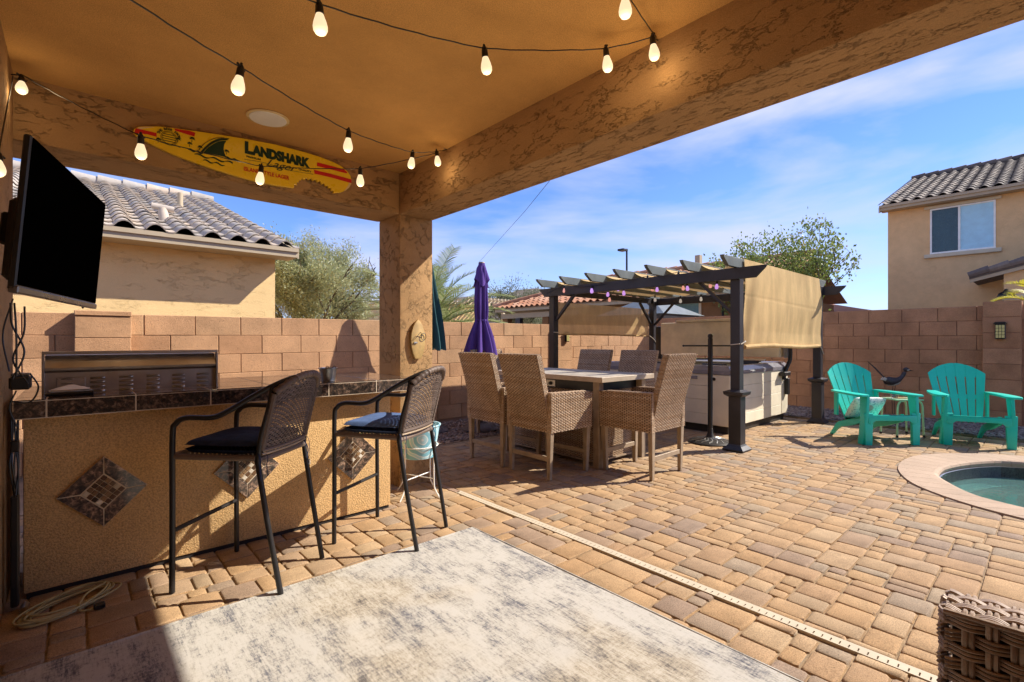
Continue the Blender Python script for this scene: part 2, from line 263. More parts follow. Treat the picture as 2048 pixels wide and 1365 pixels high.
# ------------------------------------------------------------------ mesh helpers
class G:
    def __init__(s): s.v = []; s.f = []
    def add(s, v, f):
        o = len(s.v); s.v += [tuple(p) for p in v]; s.f += [tuple(i+o for i in q) for q in f]; return s
    def box(s, x0, x1, y0, y1, z0, z1):
        v = [(x, y, z) for x in (x0, x1) for y in (y0, y1) for z in (z0, z1)]
        return s.add(v, [(0, 1, 3, 2), (4, 6, 7, 5), (0, 4, 5, 1), (2, 3, 7, 6), (0, 2, 6, 4), (1, 5, 7, 3)])
    def obox(s, c, size, rot=(0, 0, 0)):
        g = G().box(-size[0]/2, size[0]/2, -size[1]/2, size[1]/2, -size[2]/2, size[2]/2)
        m = Matrix.Translation(c) @ Euler(rot).to_matrix().to_4x4()
        return s.add([m @ Vector(p) for p in g.v], g.f)
    def beam(s, a, b, w, h, up=(0, 0, 1), w2=None, h2=None):
        """rectangular bar from a to b, w across and h along up; w2/h2 at b"""
        a, b = Vector(a), Vector(b); d = (b-a).normalized(); u = Vector(up)
        x = d.cross(u).normalized(); u = x.cross(d).normalized(); v = []
        for p, ww, hh in ((a, w, h), (b, w2 or w, h2 or h)):
            v += [p+x*i*ww/2+u*j*hh/2 for i, j in ((-1, -1), (1, -1), (1, 1), (-1, 1))]
        return s.add(v, [(3, 2, 1, 0), (4, 5, 6, 7), (0, 1, 5, 4), (1, 2, 6, 5), (2, 3, 7, 6), (3, 0, 4, 7)])
    def tube(s, pts, r, n=8, closed=False, flat=1.0):
        pts = [Vector(p) for p in pts]; N = len(pts); rr = r if isinstance(r, (list, tuple)) else [r]*N
        up = None; v = []; f = []
        for i, p in enumerate(pts):
            a = pts[i-1] if (i or closed) else p; b = pts[(i+1) % N] if (i < N-1 or closed) else p
            d = (b-a).normalized()
            if up is None:
                up = Vector((0, 0, 1)) if abs(d.z) < 0.9 else Vector((1, 0, 0))
            x = d.cross(up).normalized(); up = x.cross(d).normalized()
            v += [p+(x*math.cos(2*math.pi*k/n)+up*flat*math.sin(2*math.pi*k/n))*rr[i] for k in range(n)]
        for i in range(N if closed else N-1):
            j = (i+1) % N
            f += [(i*n+k, i*n+(k+1) % n, j*n+(k+1) % n, j*n+k) for k in range(n)]
        if not closed: f += [tuple(range(n))[::-1], tuple(range((N-1)*n, N*n))]
        return s.add(v, f)
    def lathe(s, prof, n=16, c=(0, 0, 0), cap=True):
        v = []; f = []
        for r, z in prof: v += [(c[0]+r*math.cos(2*math.pi*k/n), c[1]+r*math.sin(2*math.pi*k/n), c[2]+z) for k in range(n)]
        for i in range(len(prof)-1): f += [(i*n+k, i*n+(k+1) % n, (i+1)*n+(k+1) % n, (i+1)*n+k) for k in range(n)]
        if cap: f += [tuple(range(n))[::-1], tuple(range((len(prof)-1)*n, len(prof)*n))]
        return s.add(v, f)
    def prism(s, poly, h0, h1, axis='z'):
        """outline (a, b) pushed from h0 to h1 along the axis; order of a, b: z:(x,y) y:(x,z) x:(y,z)"""
        P = {'z': lambda a, b, h: (a, b, h), 'y': lambda a, b, h: (a, h, b), 'x': lambda a, b, h: (h, a, b)}[axis]
        n = len(poly); v = [P(a, b, h0) for a, b in poly]+[P(a, b, h1) for a, b in poly]
        return s.add(v, [tuple(range(n))[::-1], tuple(range(n, 2*n))]+[(k, (k+1) % n, n+(k+1) % n, n+k) for k in range(n)])
    def grid(s, fn, nu, nv):
        v = [fn(i/nu, j/nv) for i in range(nu+1) for j in range(nv+1)]
        return s.add(v, [(i*(nv+1)+j, (i+1)*(nv+1)+j, (i+1)*(nv+1)+j+1, i*(nv+1)+j+1) for i in range(nu) for j in range(nv)])
    def xf(s, m): s.v = [tuple(m @ Vector(p)) for p in s.v]; return s
    def mesh(s, name, mat, smooth=False, bev=0, seg=1):
        me = bpy.data.meshes.new(name); me.from_pydata(s.v, [], s.f)
        bm = bmesh.new(); bm.from_mesh(me); bmesh.ops.recalc_face_normals(bm, faces=bm.faces)
        if bev:
            ed = [e for e in bm.edges if len(e.link_faces) == 2 and e.calc_face_angle(0) > 0.5]
            bmesh.ops.bevel(bm, geom=ed, offset=bev, segments=seg, profile=0.6, affect='EDGES', clamp_overlap=True)
        bm.to_mesh(me); bm.free()
        if smooth:
            me.polygons.foreach_set('use_smooth', [True]*len(me.polygons))
            try: me.set_sharp_from_angle(angle=R(40))
            except Exception: pass
        me.materials.append(M[mat] if isinstance(mat, str) else mat); me.update(); return me
    def obj(s, name, mat, parent=None, smooth=False, bev=0, seg=1, loc=None, rot=None):
        return link(name, s.mesh(name, mat, smooth, bev, seg), parent, loc, rot)
def link(name, me, parent=None, loc=None, rot=None):
    o = bpy.data.objects.new(name, me); COL.objects.link(o)
    if parent is not None: o.parent = parent
    if loc is not None: o.location = loc
    if rot is not None: o.rotation_euler = rot
    return o
def tag(o, label=None, cat=None, group=None, kind=None):
    for k, v in (('label', label), ('category', cat), ('group', group), ('kind', kind)):
        if v: o[k] = v
    return o
def thing(name, label, cat, loc=(0, 0, 0), rz=0.0, group=None, rot=None):
    o = bpy.data.objects.new(name, None); COL.objects.link(o); o.location = loc; o.rotation_euler = rot or (0, 0, rz)
    o.empty_display_size = 0.1
    return tag(o, label, cat, group)
def dup(root, loc, rz=None, label=None, rot=None):
    kids = {}
    for o in list(bpy.data.objects):
        if o.parent is not None: kids.setdefault(o.parent, []).append(o)
    def cp(o, par):
        c = o.copy(); COL.objects.link(c); c.parent = par
        for k in kids.get(o, []): cp(k, c)
        return c
    r = cp(root, None); r.location = loc
    if rz is not None: r.rotation_euler = (0, 0, rz)
    if rot is not None: r.rotation_euler = rot
    if label: r['label'] = label
    return r
def struct(name, g, mat, **k): return tag(g.obj(name, mat, **k), kind='structure')
def bez(pts, n=8):
    """smooth curve through points (Catmull-Rom)"""
    P = [Vector(p) for p in pts]; P = [P[0]*2-P[1]]+P+[P[-1]*2-P[-2]]; out = []
    for i in range(1, len(P)-2):
        a, b, c, d = P[i-1:i+3]
        for k in range(n):
            t = k/n; out.append(0.5*((2*b)+(c-a)*t+(2*a-5*b+4*c-d)*t*t+(3*b-a-3*c+d)*t**3))
    out.append(P[-2]); return out
def weave(fn, nr, ns, h, amp, fill=0.92, rel=0.45):
    """woven surface: nr strands running along u over and under ns stakes; fn(u,v)->(point, normal)"""
    g = G(); 
    for r in range(nr):
        v0 = (r+0.5-fill/2)/nr; v1 = (r+0.5)/nr; v2 = (r+0.5+fill/2)/nr; vs = []
        n = ns*2
        for k in range(n+1):
            off = amp*math.cos(math.pi*(k/2.0+r))
            for v, e in ((v0, 0), (v1, h*rel), (v2, 0)):
                p, nn = fn(min(1, max(0, k/n)), v); vs.append(p+nn*(off+e))
        g.add(vs, [(k*3+j, (k+1)*3+j, (k+1)*3+j+1, k*3+j+1) for k in range(n) for j in (0, 1)])
    return g
def flatfn(o, du, dv):
    o, du, dv = Vector(o), Vector(du), Vector(dv); n = du.cross(dv).normalized()
    return lambda u, v: (o+du*u+dv*v, n)
def text(s, size, mat, parent, x, z, y=-0.0, ext=0.0008, bold=0.0, align='LEFT', rz=0.0, shear=0.0, sx=1.0, name='lettering'):
    c = bpy.data.curves.new(name, 'FONT'); c.body = s; c.size = size; c.extrude = ext; c.offset = bold; c.align_x = align; c.shear = shear
    c.materials.append(M[mat]); o = bpy.data.objects.new(name, c); COL.objects.link(o); o.parent = parent
    o.location = (x, y, z); o.rotation_euler = (R(90), -rz, 0); o.scale = (sx, 1, 1); c.resolution_u = 3
    return o
# ------------------------------------------------------------------ ground
def smooth_poly(P, n=6, closed=False):
    Q = [Vector((a, b, 0)) for a, b in P]; return [(p.x, p.y) for p in bez(Q, n)]
COPO = smooth_poly([(8.2, -2.6), (7.75, -1.0), (7.136, 0.208), (6.842, 0.624), (6.435, 0.906), (6.053, 0.984), (5.647, 0.969), (5.289, 0.87), (5.014, 0.722), (4.782, 0.474), (4.635, 0.183), (4.45, -0.5), (4.35, -1.4), (4.3, -2.6)])
COPI = smooth_poly([(7.9, -2.6), (7.42, -1.0), (6.80, 0.15), (6.66, 0.37), (6.356, 0.55), (6.008, 0.665), (5.741, 0.686), (5.56, 0.665), (5.396, 0.60), (5.09, 0.41), (4.94, 0.146), (4.76, -0.5), (4.66, -1.4), (4.61, -2.6)])
def inside(p, poly):
    x, y = p; c = False; j = len(poly)-1
    for i in range(len(poly)):
        xi, yi = poly[i]; xj, yj = poly[j]
        if (yi > y) != (yj > y) and x < (xj-xi)*(y-yi)/(yj-yi)+xi: c = not c
        j = i
    return c
# desert ground far round, with a hole where the yard and its pool are set in
g = G()
Bx0, Bx1, By0, By1 = -3.0, 9.6, -2.6, 6.0; F_ = 3000.0
xs = [-F_, Bx0, Bx1, F_]; ys = [-F_, By0, By1, F_]
for i in range(3):
    for j in range(3):
        if i == 1 and j == 1: continue
        g.add([(xs[i], ys[j], -.03), (xs[i+1], ys[j], -.03), (xs[i+1], ys[j+1], -.03), (xs[i], ys[j+1], -.03)], [(0, 1, 2, 3)])
struct('desert_ground', g, 'dirt')
# bedding sand under the pavers: everything round the pool opening
g = G()
bm = bmesh.new()
outer = [bm.verts.new((x, y, -0.0100)) for x, y in ((Bx0, By0), (4.3, By0))]
outer += [bm.verts.new((x, y, -0.0100)) for x, y in reversed(COPO[1:-1])]
outer += [bm.verts.new((x, y, -0.0100)) for x, y in ((8.2, By0), (Bx1, By0), (Bx1, By1), (Bx0, By1))]
fa = bm.faces.new(outer); bmesh.ops.triangulate(bm, faces=[fa])
me = bpy.data.meshes.new('paving_bed'); bm.to_mesh(me); bm.free(); me.materials.append(M['sand'])
patio_floor = link('patio_paving', me); tag(patio_floor, kind='structure')

# tumbled pavers: three sizes laid in double rows that run away from the camera along x
U = 0.0388
def paver_mesh(nx, ny, k=0):
    r2 = random.Random(nx*31+ny*7+k*101); hx, hy = nx*U/2-0.0022, ny*U/2-0.0022
    def ring(ins, z, cc):
        a, b = hx-ins, hy-ins; c = cc
        P = [(-a+c, -b), (a-c, -b), (a, -b+c), (a, b-c), (a-c, b), (-a+c, b), (-a, b-c), (-a, -b+c)]
        return [(x+r2.uniform(-.0012, .0012), y+r2.uniform(-.0012, .0012), z) for x, y in P]
    v = ring(0, -0.03, .006)+ring(0, -0.0105, .007)+ring(0.0030, -0.0022, .010)+ring(0.0080, 0.0, .012)
    f = []
    for q in range(3): f += [(q*8+k2, q*8+(k2+1) % 8, q*8+8+(k2+1) % 8, q*8+8+k2) for k2 in range(8)]
    f.append(tuple(range(24, 32)))
    return v, f
PC = {}
def paver_data(nx, ny, k):
    key = (nx, ny, k)
    if key not in PC:
        v, f = paver_mesh(nx, ny, k); PC[key] = G().add(v, f).mesh('paver', 'paver', smooth=True)
    return PC[key]
pieces = []
def lay(x0, x1, y0, y1, seed):
    """random pattern grown along x on a skyline: every piece sits on the lowest free stretch"""
    rr = random.Random(seed); n = int((y1-y0)/U); H = [0]*n; y = 0
    while y < n:                                            # ragged start
        w = min(4, n-y); k = rr.choice([0, 1, 2, 3])
        for q in range(w): H[y+q] = -k
        y += w
    end = int((x1-x0)/U)+1
    while True:
        lo = min(H)
        if lo >= end: break
        i = H.index(lo); j = i
        while j < n and H[j] == lo: j += 1
        w = j-i
        opts = {1: [1], 2: [2], 3: [3], 4: [4], 5: [5, 5, 3, 2], 6: [4, 4, 4, 2, 6], 7: [4, 4, 3], 8: [4, 4, 4, 5, 3, 6, 2]}.get(min(w, 8))
        if w > 8: opts = [4, 4, 4, 4, 4, 4, 5, 6, 3] if w > 9 else [4, 4, 5, 3]
        ny = rr.choice(opts)
        if w-ny == 1: ny = w if w <= 6 else ny-1
        nx = {1: 2, 2: rr.choice([2, 3, 3]), 3: rr.choice([3, 4, 4]), 4: rr.choice([2, 3, 3, 4, 4, 4, 5, 6]), 5: rr.choice([3, 3, 4]), 6: rr.choice([3, 4, 4])}[ny]
        L_ = H[i-1]-lo if i else 99; R_ = H[j]-lo if j < n else 99     # now and then line up with a neighbour
        if rr.random() < .25:
            for q in (L_, R_):
                if 2 <= q <= 4: nx = q
        p = i if rr.random() < .5 or ny == w else j-ny
        if p-i == 1 or j-(p+ny) == 1: p = i
        for q in range(ny): H[p+q] = lo+nx
        pieces.append((x0+(lo+nx/2)*U, y0+(p+ny/2)*U, nx, ny, x0, x1))
DX0, DX1 = 2.183, 2.237
lay(-0.9, DX0, -0.55, 4.62, 3)
lay(DX1, 8.12, -2.4, 4.55, 5)
from math import hypot
def pxsize(x, y):
    D = x*0.667+y*0.745; Lr = x*0.745-y*0.667
    if D < 0.3: return -1
    return (1.17/D)/D if abs(Lr/D) < 1.12 else -1
sel = []
for (x, y, nx, ny, xa, xb) in pieces:
    if x-nx*U/2 < xa or x+nx*U/2 > xb:                     # cut against the edge of its field
        lo = max(xa, x-nx*U/2); hi = min(xb, x+nx*U/2)
        if hi-lo < 0.02: continue
        sx = (hi-lo)/(nx*U); x = (lo+hi)/2
    else: sx = 1.0
    if all(inside((x+a*nx*U/2, y+b*ny*U/2), COPI) or inside((x+a*nx*U/2, y+b*ny*U/2), COPO) for a in (-1, 0, 1) for b in (-1, 0, 1)): continue
    if inside((x, y), COPI): continue
    under_rug = x < 1.80 and y < 2.36
    under_bar = -0.1 < x < 1.6 and 3.2 < y < 3.8
    if x > 6.1 and 2.75 < y < 4.5: under_bar = True
    sel.append((0 if (under_rug or under_bar) else pxsize(x, y)*nx*ny, x, y, nx, ny, sx))
sel.sort(reverse=True)
gs = G()
for i, (w, x, y, nx, ny, sx) in enumerate(sel):
    k = i % 3; tilt = (random.gauss(0, .006), random.gauss(0, .006), random.gauss(0, .006)); dz = random.uniform(-.002, .0)
    if i < 300:
        o = link('paver', paver_data(nx, ny, k), patio_floor, (x, y, dz), tilt)
        if sx != 1: o.scale = (sx, 1, 1)
    else:
        v, f = paver_mesh(nx, ny, k); m = Matrix.Translation((x, y, dz)) @ Euler(tilt).to_matrix().to_4x4() @ Matrix.Diagonal((sx, 1, 1, 1))
        gs.add([m @ Vector(p) for p in v], f)
o = gs.obj('paver', 'paver', patio_floor, smooth=True); o['kind'] = 'stuff'

# gravel beds along the two walls: thousands of small stones
def stones(name, areas, n, mat, s0=.010, s1=.026, seed=1):
    r = np.random.default_rng(seed); ico = bmesh.new(); bmesh.ops.create_icosphere(ico, subdivisions=1, radius=1)
    iv = np.array([v.co[:] for v in ico.verts]); fi = np.array([[v.index for v in f.verts] for f in ico.faces]); ico.free()
    tot = sum((a[1]-a[0])*(a[3]-a[2]) for a in areas); V = []; Fq = []; o = 0
    for a in areas:
        m = int(n*(a[1]-a[0])*(a[3]-a[2])/tot)
        for _ in range(m):
            s = r.uniform(s0, s1)*np.array([1, r.uniform(.6, 1), r.uniform(.45, .8)]); th = r.uniform(0, 6.28); c, q = math.cos(th), math.sin(th)
            p = iv*s*(1+r.uniform(-.15, .15, (len(iv), 1))); p = np.stack([p[:, 0]*c-p[:, 1]*q, p[:, 0]*q+p[:, 1]*c, p[:, 2]], 1)
            p += [r.uniform(a[0], a[1]), r.uniform(a[2], a[3]), a[4]+r.uniform(0, .012)]
            V.append(p); Fq.append(fi+o); o += len(iv)
    me = bpy.data.meshes.new(name); me.from_pydata(np.concatenate(V).tolist(), [], np.concatenate(Fq).tolist()); me.materials.append(M[mat])
    ob = link(name, me); tag(ob, kind='stuff'); return ob
tag(stones('gravel_bed', [(2.3, 9.4, 4.66, 5.86, .0)], 9000, 'gravel', .008, .022, 2), 'loose brown gravel along the foot of the tan block wall', 'gravel')
tag(stones('river_rock', [(8.16, 9.4, -0.6, 4.6, .02)], 7500, 'graveld', .012, .030, 3), 'dark purple grey rock strip below the brown block wall', 'gravel')
struct('gravel_soil', G().box(8.15, 9.4, -1.2, 5.9, -.012, .018).box(-2.5, 8.149, 4.65, 5.9, -.012, -.004), 'dirt')

# pool
g = G(); n = len(COPO); NS = len(COPI)
def samp(P, t):
    d = [0]
    for a, b in zip(P, P[1:]): d.append(d[-1]+hypot(b[0]-a[0], b[1]-a[1]))
    t *= d[-1]
    for i in range(len(P)-1):
        if d[i+1] >= t:
            q = (t-d[i])/(d[i+1]-d[i]+1e-9); return (P[i][0]+(P[i+1][0]-P[i][0])*q, P[i][1]+(P[i+1][1]-P[i][1])*q)
    return P[-1]
pool = thing('swimming_pool', 'curved corner of the swimming pool with pale coping and green water', 'pool', (5.7, 0.2, 0))
inv = Matrix.Translation((-5.7, -0.2, 0))
NC = 54
for k in range(NC):
    t0, t1 = (k+.012)/NC, (k+.988)/NC; gg = G(); mid = []
    pr = []
    for t in (t0, (t0+t1)/2, t1):
        a = samp(COPO, t); b = samp(COPI, t); pr.append((Vector((*a, 0)), Vector((*b, 0))))
    v = []
    for a, b in pr:
        d = (b-a); ln = d.length; d = d/ln
        prof = [(a, -.03), (a, .010), (b-d*.035, .012), (b-d*.008, .004), (b+d*.0, -.014), (b-d*.012, -.05)]
        v += [(p.x, p.y, z) for p, z in prof]
    f = [(i*6+j, (i+1)*6+j, (i+1)*6+j+1, i*6+j+1) for i in range(2) for j in range(5)]+[(0, 1, 2, 3, 4, 5), (12, 13, 14, 15, 16, 17)]
    gg.add(v, f).xf(inv).obj('coping_stone', 'coping', pool, smooth=False)
NB = 70; v = []; f = []
for i in range(NB+1):
    x, y = samp(COPI, i/NB)
    for z in (-.05, -.19, -1.2): v.append((x, y, z))
gg = G().add(v, [(i*3, (i+1)*3, (i+1)*3+1, i*3+1) for i in range(NB)]).xf(inv).obj('tile_band', 'ptile', pool)
G().add(v, [(i*3+1, (i+1)*3+1, (i+1)*3+2, i*3+2) for i in range(NB)]).xf(inv).obj('basin_wall', 'plaster', pool)
cen = [samp(COPI, i/NB) for i in range(NB+1)]
G().add([(x, y, -1.2) for x, y in cen], [tuple(range(NB+1))]).xf(inv).obj('basin_floor', 'plaster', pool)
# shallow ledge just under the surface, where the photo shows a pale curve
led = [(x+(5.9-x)*.12, y+(-.6-y)*.12) for x, y in cen]
G().add([(*p, -.34) for p in led]+[(*p, -.34) for p in cen]+[(*p, -1.2) for p in led], [(i, i+1, NB+2+i, NB+1+i) for i in range(NB)]+[(i, i+1, 2*NB+3+i, 2*NB+2+i) for i in range(NB)]).xf(inv).obj('ledge', 'plaster', pool)
m, t, b = newmat('pool_water'); b.inputs['Base Color'].default_value = (0.45, 0.80, 0.72, 1); b.inputs['Transmission Weight'].default_value = 0.85
b.inputs['Roughness'].default_value = 0.03; b.inputs['IOR'].default_value = 1.33
bump(t, b, noise(t, 14, 3, 0.5, vec=worldpos(t), dist=0.5), 0.25, 0.01); M['water'] = m
G().add([(x, y, -.15) for x, y in cen], [tuple(range(NB+1))]).xf(inv).obj('water', m, pool)

# slotted deck drain between patio and yard
g = G(); y0, y1 = -0.55, 3.10
g.box(DX0+.001, DX0+.008, y0, y1, -.03, .002).box(DX1-.022, DX1-.001, y0, y1, -.03, .002)
n = int((y1-y0)/.03)
for i in range(n): g.box(DX0+.008, DX1-.022, y0+i*.03, y0+i*.03+.0248, -.03, .002)
dr = g.obj('deck_drain', 'drain'); G().box(DX0+.004, DX1-.006, y0, y1, -.0065, -.0055).obj('channel', 'blackp', dr)
tag(dr, 'long cream slotted drain strip set into the pavers', 'drain')
tag(G().box(DX0+.004, DX1-.004, 3.104, 4.4, -.03, -.001).obj('drain_end_strip', 'mortar'), 'plain brownish strip that carries the drain line on into the shade', 'edging')

# ------------------------------------------------------------------ block walls
BC = {}
def block_data(L, H, T, mat, bev=.004):
    key = (round(L, 3), round(H, 3), round(T, 3), mat)
    if key not in BC: BC[key] = G().box(0, L, 0, T, 0, H).mesh('block', mat, bev=bev)
    return BC[key]
def block_wall(name, label, loc, rz, length, courses, H, mat, mort, Lb=.406, off=0.0, base=0.0, skip=None, rot=None):
    w = thing(name, label, 'wall', loc, rz, rot=rot); T = 0.15; J = .007
    G().box(.01, length-.01, .012, T-.012, base-.1, base+courses*H-.012).obj('mortar_core', mort, w)
    for r in range(courses):
        x = -((r % 2)*Lb/2+off) ; 
        while x < length:
            a, b_ = max(x, 0), min(x+Lb, length)
            if b_-a > .06 and not (skip and any(s0 < (a+b_)/2 < s1 for s0, s1 in skip)):
                link('block', block_data(b_-a-J, H-J*.45, T, mat), w, (a+random.uniform(0, .001), random.uniform(-.0025, .0025), base+r*H))
            x += Lb
    return w
bw = block_wall('tan_block_wall', 'sunlit tan block wall running behind the grill and dining table', (-2.2, 5.90, 0), 0, 11.84, 7, .2015, 'block', 'mortar', Lb=.420, off=.24, rot=(0, -.0065, 0))
bw.location.z = .0
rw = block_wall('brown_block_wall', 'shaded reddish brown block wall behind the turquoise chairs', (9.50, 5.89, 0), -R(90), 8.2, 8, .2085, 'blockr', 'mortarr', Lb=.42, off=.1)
def pilaster(name, label, x0, x1, y0, y1, courses, H, mat, mort, cap=None):
    w = thing(name, label, 'pillar', ((x0+x1)/2, (y0+y1)/2, 0)); a, b_ = (x1-x0)/2, (y1-y0)/2
    G().box(-a+.008, a-.008, -b_+.008, b_-.008, -.05, courses*H-.01).obj('mortar_core', mort, w)
    me = G().box(-a, a, -b_, b_, 0, H-.004).mesh('block', mat, bev=.004)
    for r in range(courses): link('block', me, w, (random.uniform(-.002, .002), random.uniform(-.002, .002), r*H))
    if cap: G().box(-a-.004, a+.004, -b_-.012, b_, courses*H, courses*H+cap).obj('cap', mat, w, bev=.005)
    return w
pilaster('block_pilaster', 'tan block pilaster with a flat cap rising behind the left end of the grill', -.012, .385, 5.80, 5.895, 7, .2000, 'block', 'mortar', .045)
pilaster('block_pilaster', 'tan block pilaster behind the left rear leg of the pergola', 6.25, 6.66, 5.82, 5.915, 7, .2045, 'block', 'mortar')
pilaster('block_pilaster', 'brown block pilaster carrying a solar lamp at the right edge', 9.385, 9.66, .30, .675, 8, .2145, 'blockr', 'mortarr')

def wall_lamp(label, loc, rz, s=1.0):
    t = thing('solar_wall_lamp', label, 'lamp', loc, rz, 'small solar lamps on the block pilasters')
    G().box(-.052*s, .052*s, -.06*s, 0, -.105*s, .105*s).obj('housing', 'blackp', t, bev=.008)
    G().prism([(-.07*s, .105*s), (.07*s, .105*s), (.045*s, .13*s), (-.045*s, .13*s)], -.075*s, 0, 'y').obj('cap', 'blackp', t)
    me = G().box(-.013*s, .013*s, -.005, .0, -.02*s, .02*s).mesh('led_cell', 'led', bev=.002)
    for i in range(3):
        for j in range(4): link('led_cell', me, t, ((i-1)*.030*s, -.0605*s, -.068*s+j*.045*s))
wall_lamp('black solar lamp with twelve lit cells on the brown block pilaster', (9.383, .50, 1.30), R(-90))
wall_lamp('small solar lamp on the tan wall beside the left pergola post', (6.50, 5.818, 1.24), 0, .8)

# ------------------------------------------------------------------ patio cover
PX0, PX1, PY0, PY1 = 1.93, 2.24, 3.50, 3.87; ZB, ZC = 2.183, 2.512
pr = thing('patio_cover', 'tan stucco patio cover with deep beams and a painted ceiling', 'patio roof', (PX0, PY0, 0))
iv2 = Matrix.Translation((-PX0, -PY0, 0))
def pbox(name, mat, *b, bev=.0, seg=2): return G().box(*b).xf(iv2).obj(name, mat, pr, bev=bev, seg=seg, smooth=bev > 0)
pbox('ceiling', 'ceiling', -.30, PX0+.05, -5.0, PY0+.05, ZC, ZC+.12)
pbox('side_beam', 'patioy', PX0, PX1, -5.0, PY1, ZB, 2.56, bev=.018)
pbox('rear_beam', 'patiox', -1.3, PX0+.0005, PY0, PY1-.003, ZB+.002, 2.56, bev=.018)
pbox('post', 'patio', PX0+.001, PX1-.001, PY0+.001, PY1-.001, -.03, ZB+.01, bev=.018)
pbox('roof_deck', 'patio', -1.6, 2.85, -5.3, 4.45, 2.62, 2.75)
pbox('fascia', 'fascia', 2.80, 2.85, -5.3, 4.45, 2.50, 2.62)
pbox('rear_fascia', 'fascia', -1.6, 2.799, 4.40, 4.45, 2.50, 2.62)
pbox('soffit', 'ceiling', -1.6, 2.799, -5.3, 4.399, 2.575, 2.615)
hw = thing('house_wall', 'dark stucco house wall at the left edge that carries the television', 'wall', (-.45, 0, 0))
G().box(-.2, .213, -5.0, 3.495, -.03, 2.57).obj('wall', 'patio', hw, bev=.015, seg=2, smooth=True)
tag(G().box(-1.0, 4.0, -5.4, -5.2, -.03, 2.57).obj('rear_house_wall', 'patio'), 'stucco wall of the house at the back of the patio', 'wall')
t = thing('ceiling_speaker', 'round white speaker flush in the patio ceiling', 'speaker', (.858, 3.155, ZC))
G().lathe([(.107, 0.001), (.118, -.004), (.116, -.008), (.104, -.009)], 40, cap=True).obj('rim', 'cream', t, smooth=True)
G().lathe([(.102, -.0092), (.10, -.0125), (0.001, -.0135)], 40, cap=False).obj('grille', 'white', t, smooth=True)

# ------------------------------------------------------------------ bar
bar = thing('outdoor_bar', 'stucco outdoor bar with a granite tile counter and diamond tile insets', 'bar', (.73, 3.5, 0))
ib = Matrix.Translation((-.73, -3.5, 0))
G().box(-.18, 1.645, 3.115, 3.86, .02, .825).xf(ib).obj('body', 'bar', bar, bev=.012, seg=2, smooth=True)
G().box(-.17, 1.635, 3.125, 3.85, -.03, .0199).xf(ib).obj('plinth', 'wbased', bar)
G().box(-.205, 1.798, 3.0175, 3.93, .8251, .9085).xf(ib).obj('counter_core', 'grout', bar)
xs = [-.208]+[-.10+.318*k for k in range(6)]+[1.80]
for i in range(len(xs)-1):
    a, b_ = xs[i]+.003, xs[i+1]-.003
    G().box(a, b_, 3.016, 3.0218, .829, .9015).xf(ib).obj('edge_tile', 'granite', bar, bev=.0015)
    for (ya, yb) in ((3.016, 3.153), (3.159, 3.473), (3.479, 3.793), (3.799, 3.93)):
        if -.12 < (a+b_)/2 < .62 and ya > 3.3: continue
        G().box(a, b_, ya, yb, .9055, .910).xf(ib).obj('counter_tile', 'granite', bar, bev=.0015)
G().box(1.7985, 1.806, 3.018, 3.93, .826, .909).xf(ib).obj('edge_tile', 'granite', bar, bev=.0015)
mos = [varied('mosaic_brown', [(0, (0.04, 0.022, 0.014)), (.3, (0.12, 0.06, 0.03)), (.55, (0.30, 0.18, 0.09)), (.75, (0.07, 0.045, 0.03)), (.85, (0.55, 0.46, 0.34)), (1, (0.75, 0.68, 0.58))], rough=.18, grain=.05, bs=.1)]
mme = G().box(-.0103, .0103, -.004, 0, -.0103, .0103).mesh('mosaic_tile', mos[0], bev=.0012)
for cx_, cz_ in ((.10, .435), (.735, .436), (1.365, .418)):
    fr = bpy.data.objects.new('tile_inset', None); COL.objects.link(fr); fr.parent = bar; fr.location = (cx_-.73, 3.114-3.5, cz_); fr.rotation_euler = (0, R(45), 0)
    s, q = .122, .062
    G().box(-s+.001, s-.001, -.012, 0, -s+.001, s-.001).obj('grout_bed', 'grout', fr)
    for k in range(4):
        P = [(-s, -s), (s, -s), (q, -q), (-q, -q)]
        cg = [(sum(p[0] for p in P)/4, sum(p[1] for p in P)/4)]
        P = [(cg[0][0]+(a-cg[0][0])*.965, cg[0][1]+(b_-cg[0][1])*.94) for a, b_ in P]
        G().prism(P, -.0145, -.0118, 'y').obj('border_tile', 'granite2', fr, rot=(0, k*R(90), 0), bev=.001)
    for i in range(5):
        for j in range(5): link('mosaic_tile', mme, fr, ((i-2)*.0236, -.0121, (j-2)*.0236))
# ------------------------------------------------------------------ grill, things on the bar
t = thing('built_in_grill', 'stainless built-in grill with louvred back, set behind the bar counter', 'grill', (.25, 3.36, .91))
G().box(-.375, .375, .0, .025, -.25, .155).obj('back_panel', 'steel', t, bev=.003)
fr = G().box(-.378, .378, -.035, .0, .192, .208); fr.box(-.378, -.368, -.035, .0, -.02, .1919); fr.box(.368, .378, -.035, .0, -.02, .1919); fr.obj('hood_frame', 'steel', t, bev=.002)
G().prism([(.024, .10), (-.005, .10), (-.028, .112), (-.030, .125), (-.004, .165), (.006, .188), (.30, .188), (.40, .10)], -.367, .367, 'x').obj('hood', 'steel', t, smooth=True)
lv = G().grid(lambda u, v: (-.030+.06*u, -.001-.010*math.sin(math.pi*v)*math.sin(math.pi*min(1, max(0, u)))**.5, .012*v), 8, 4).mesh('louvre', 'steel', smooth=True)
for i in range(6):
    for j in range(4): link('louvre', lv, t, (-.285+i*.118, -.0005, -.005+j*.022))
G().box(-.325, -.215, -.006, -.0012, -.02, .075).obj('access_plate', 'steel', t, bev=.002)
for x, z_ in ((-.318, .068), (-.222, .068)): G().lathe([(.004, 0), (.003, .003)], 8).obj('screw', 'steel', t, loc=(x, -.0062, z_), rot=(R(90), 0, 0))

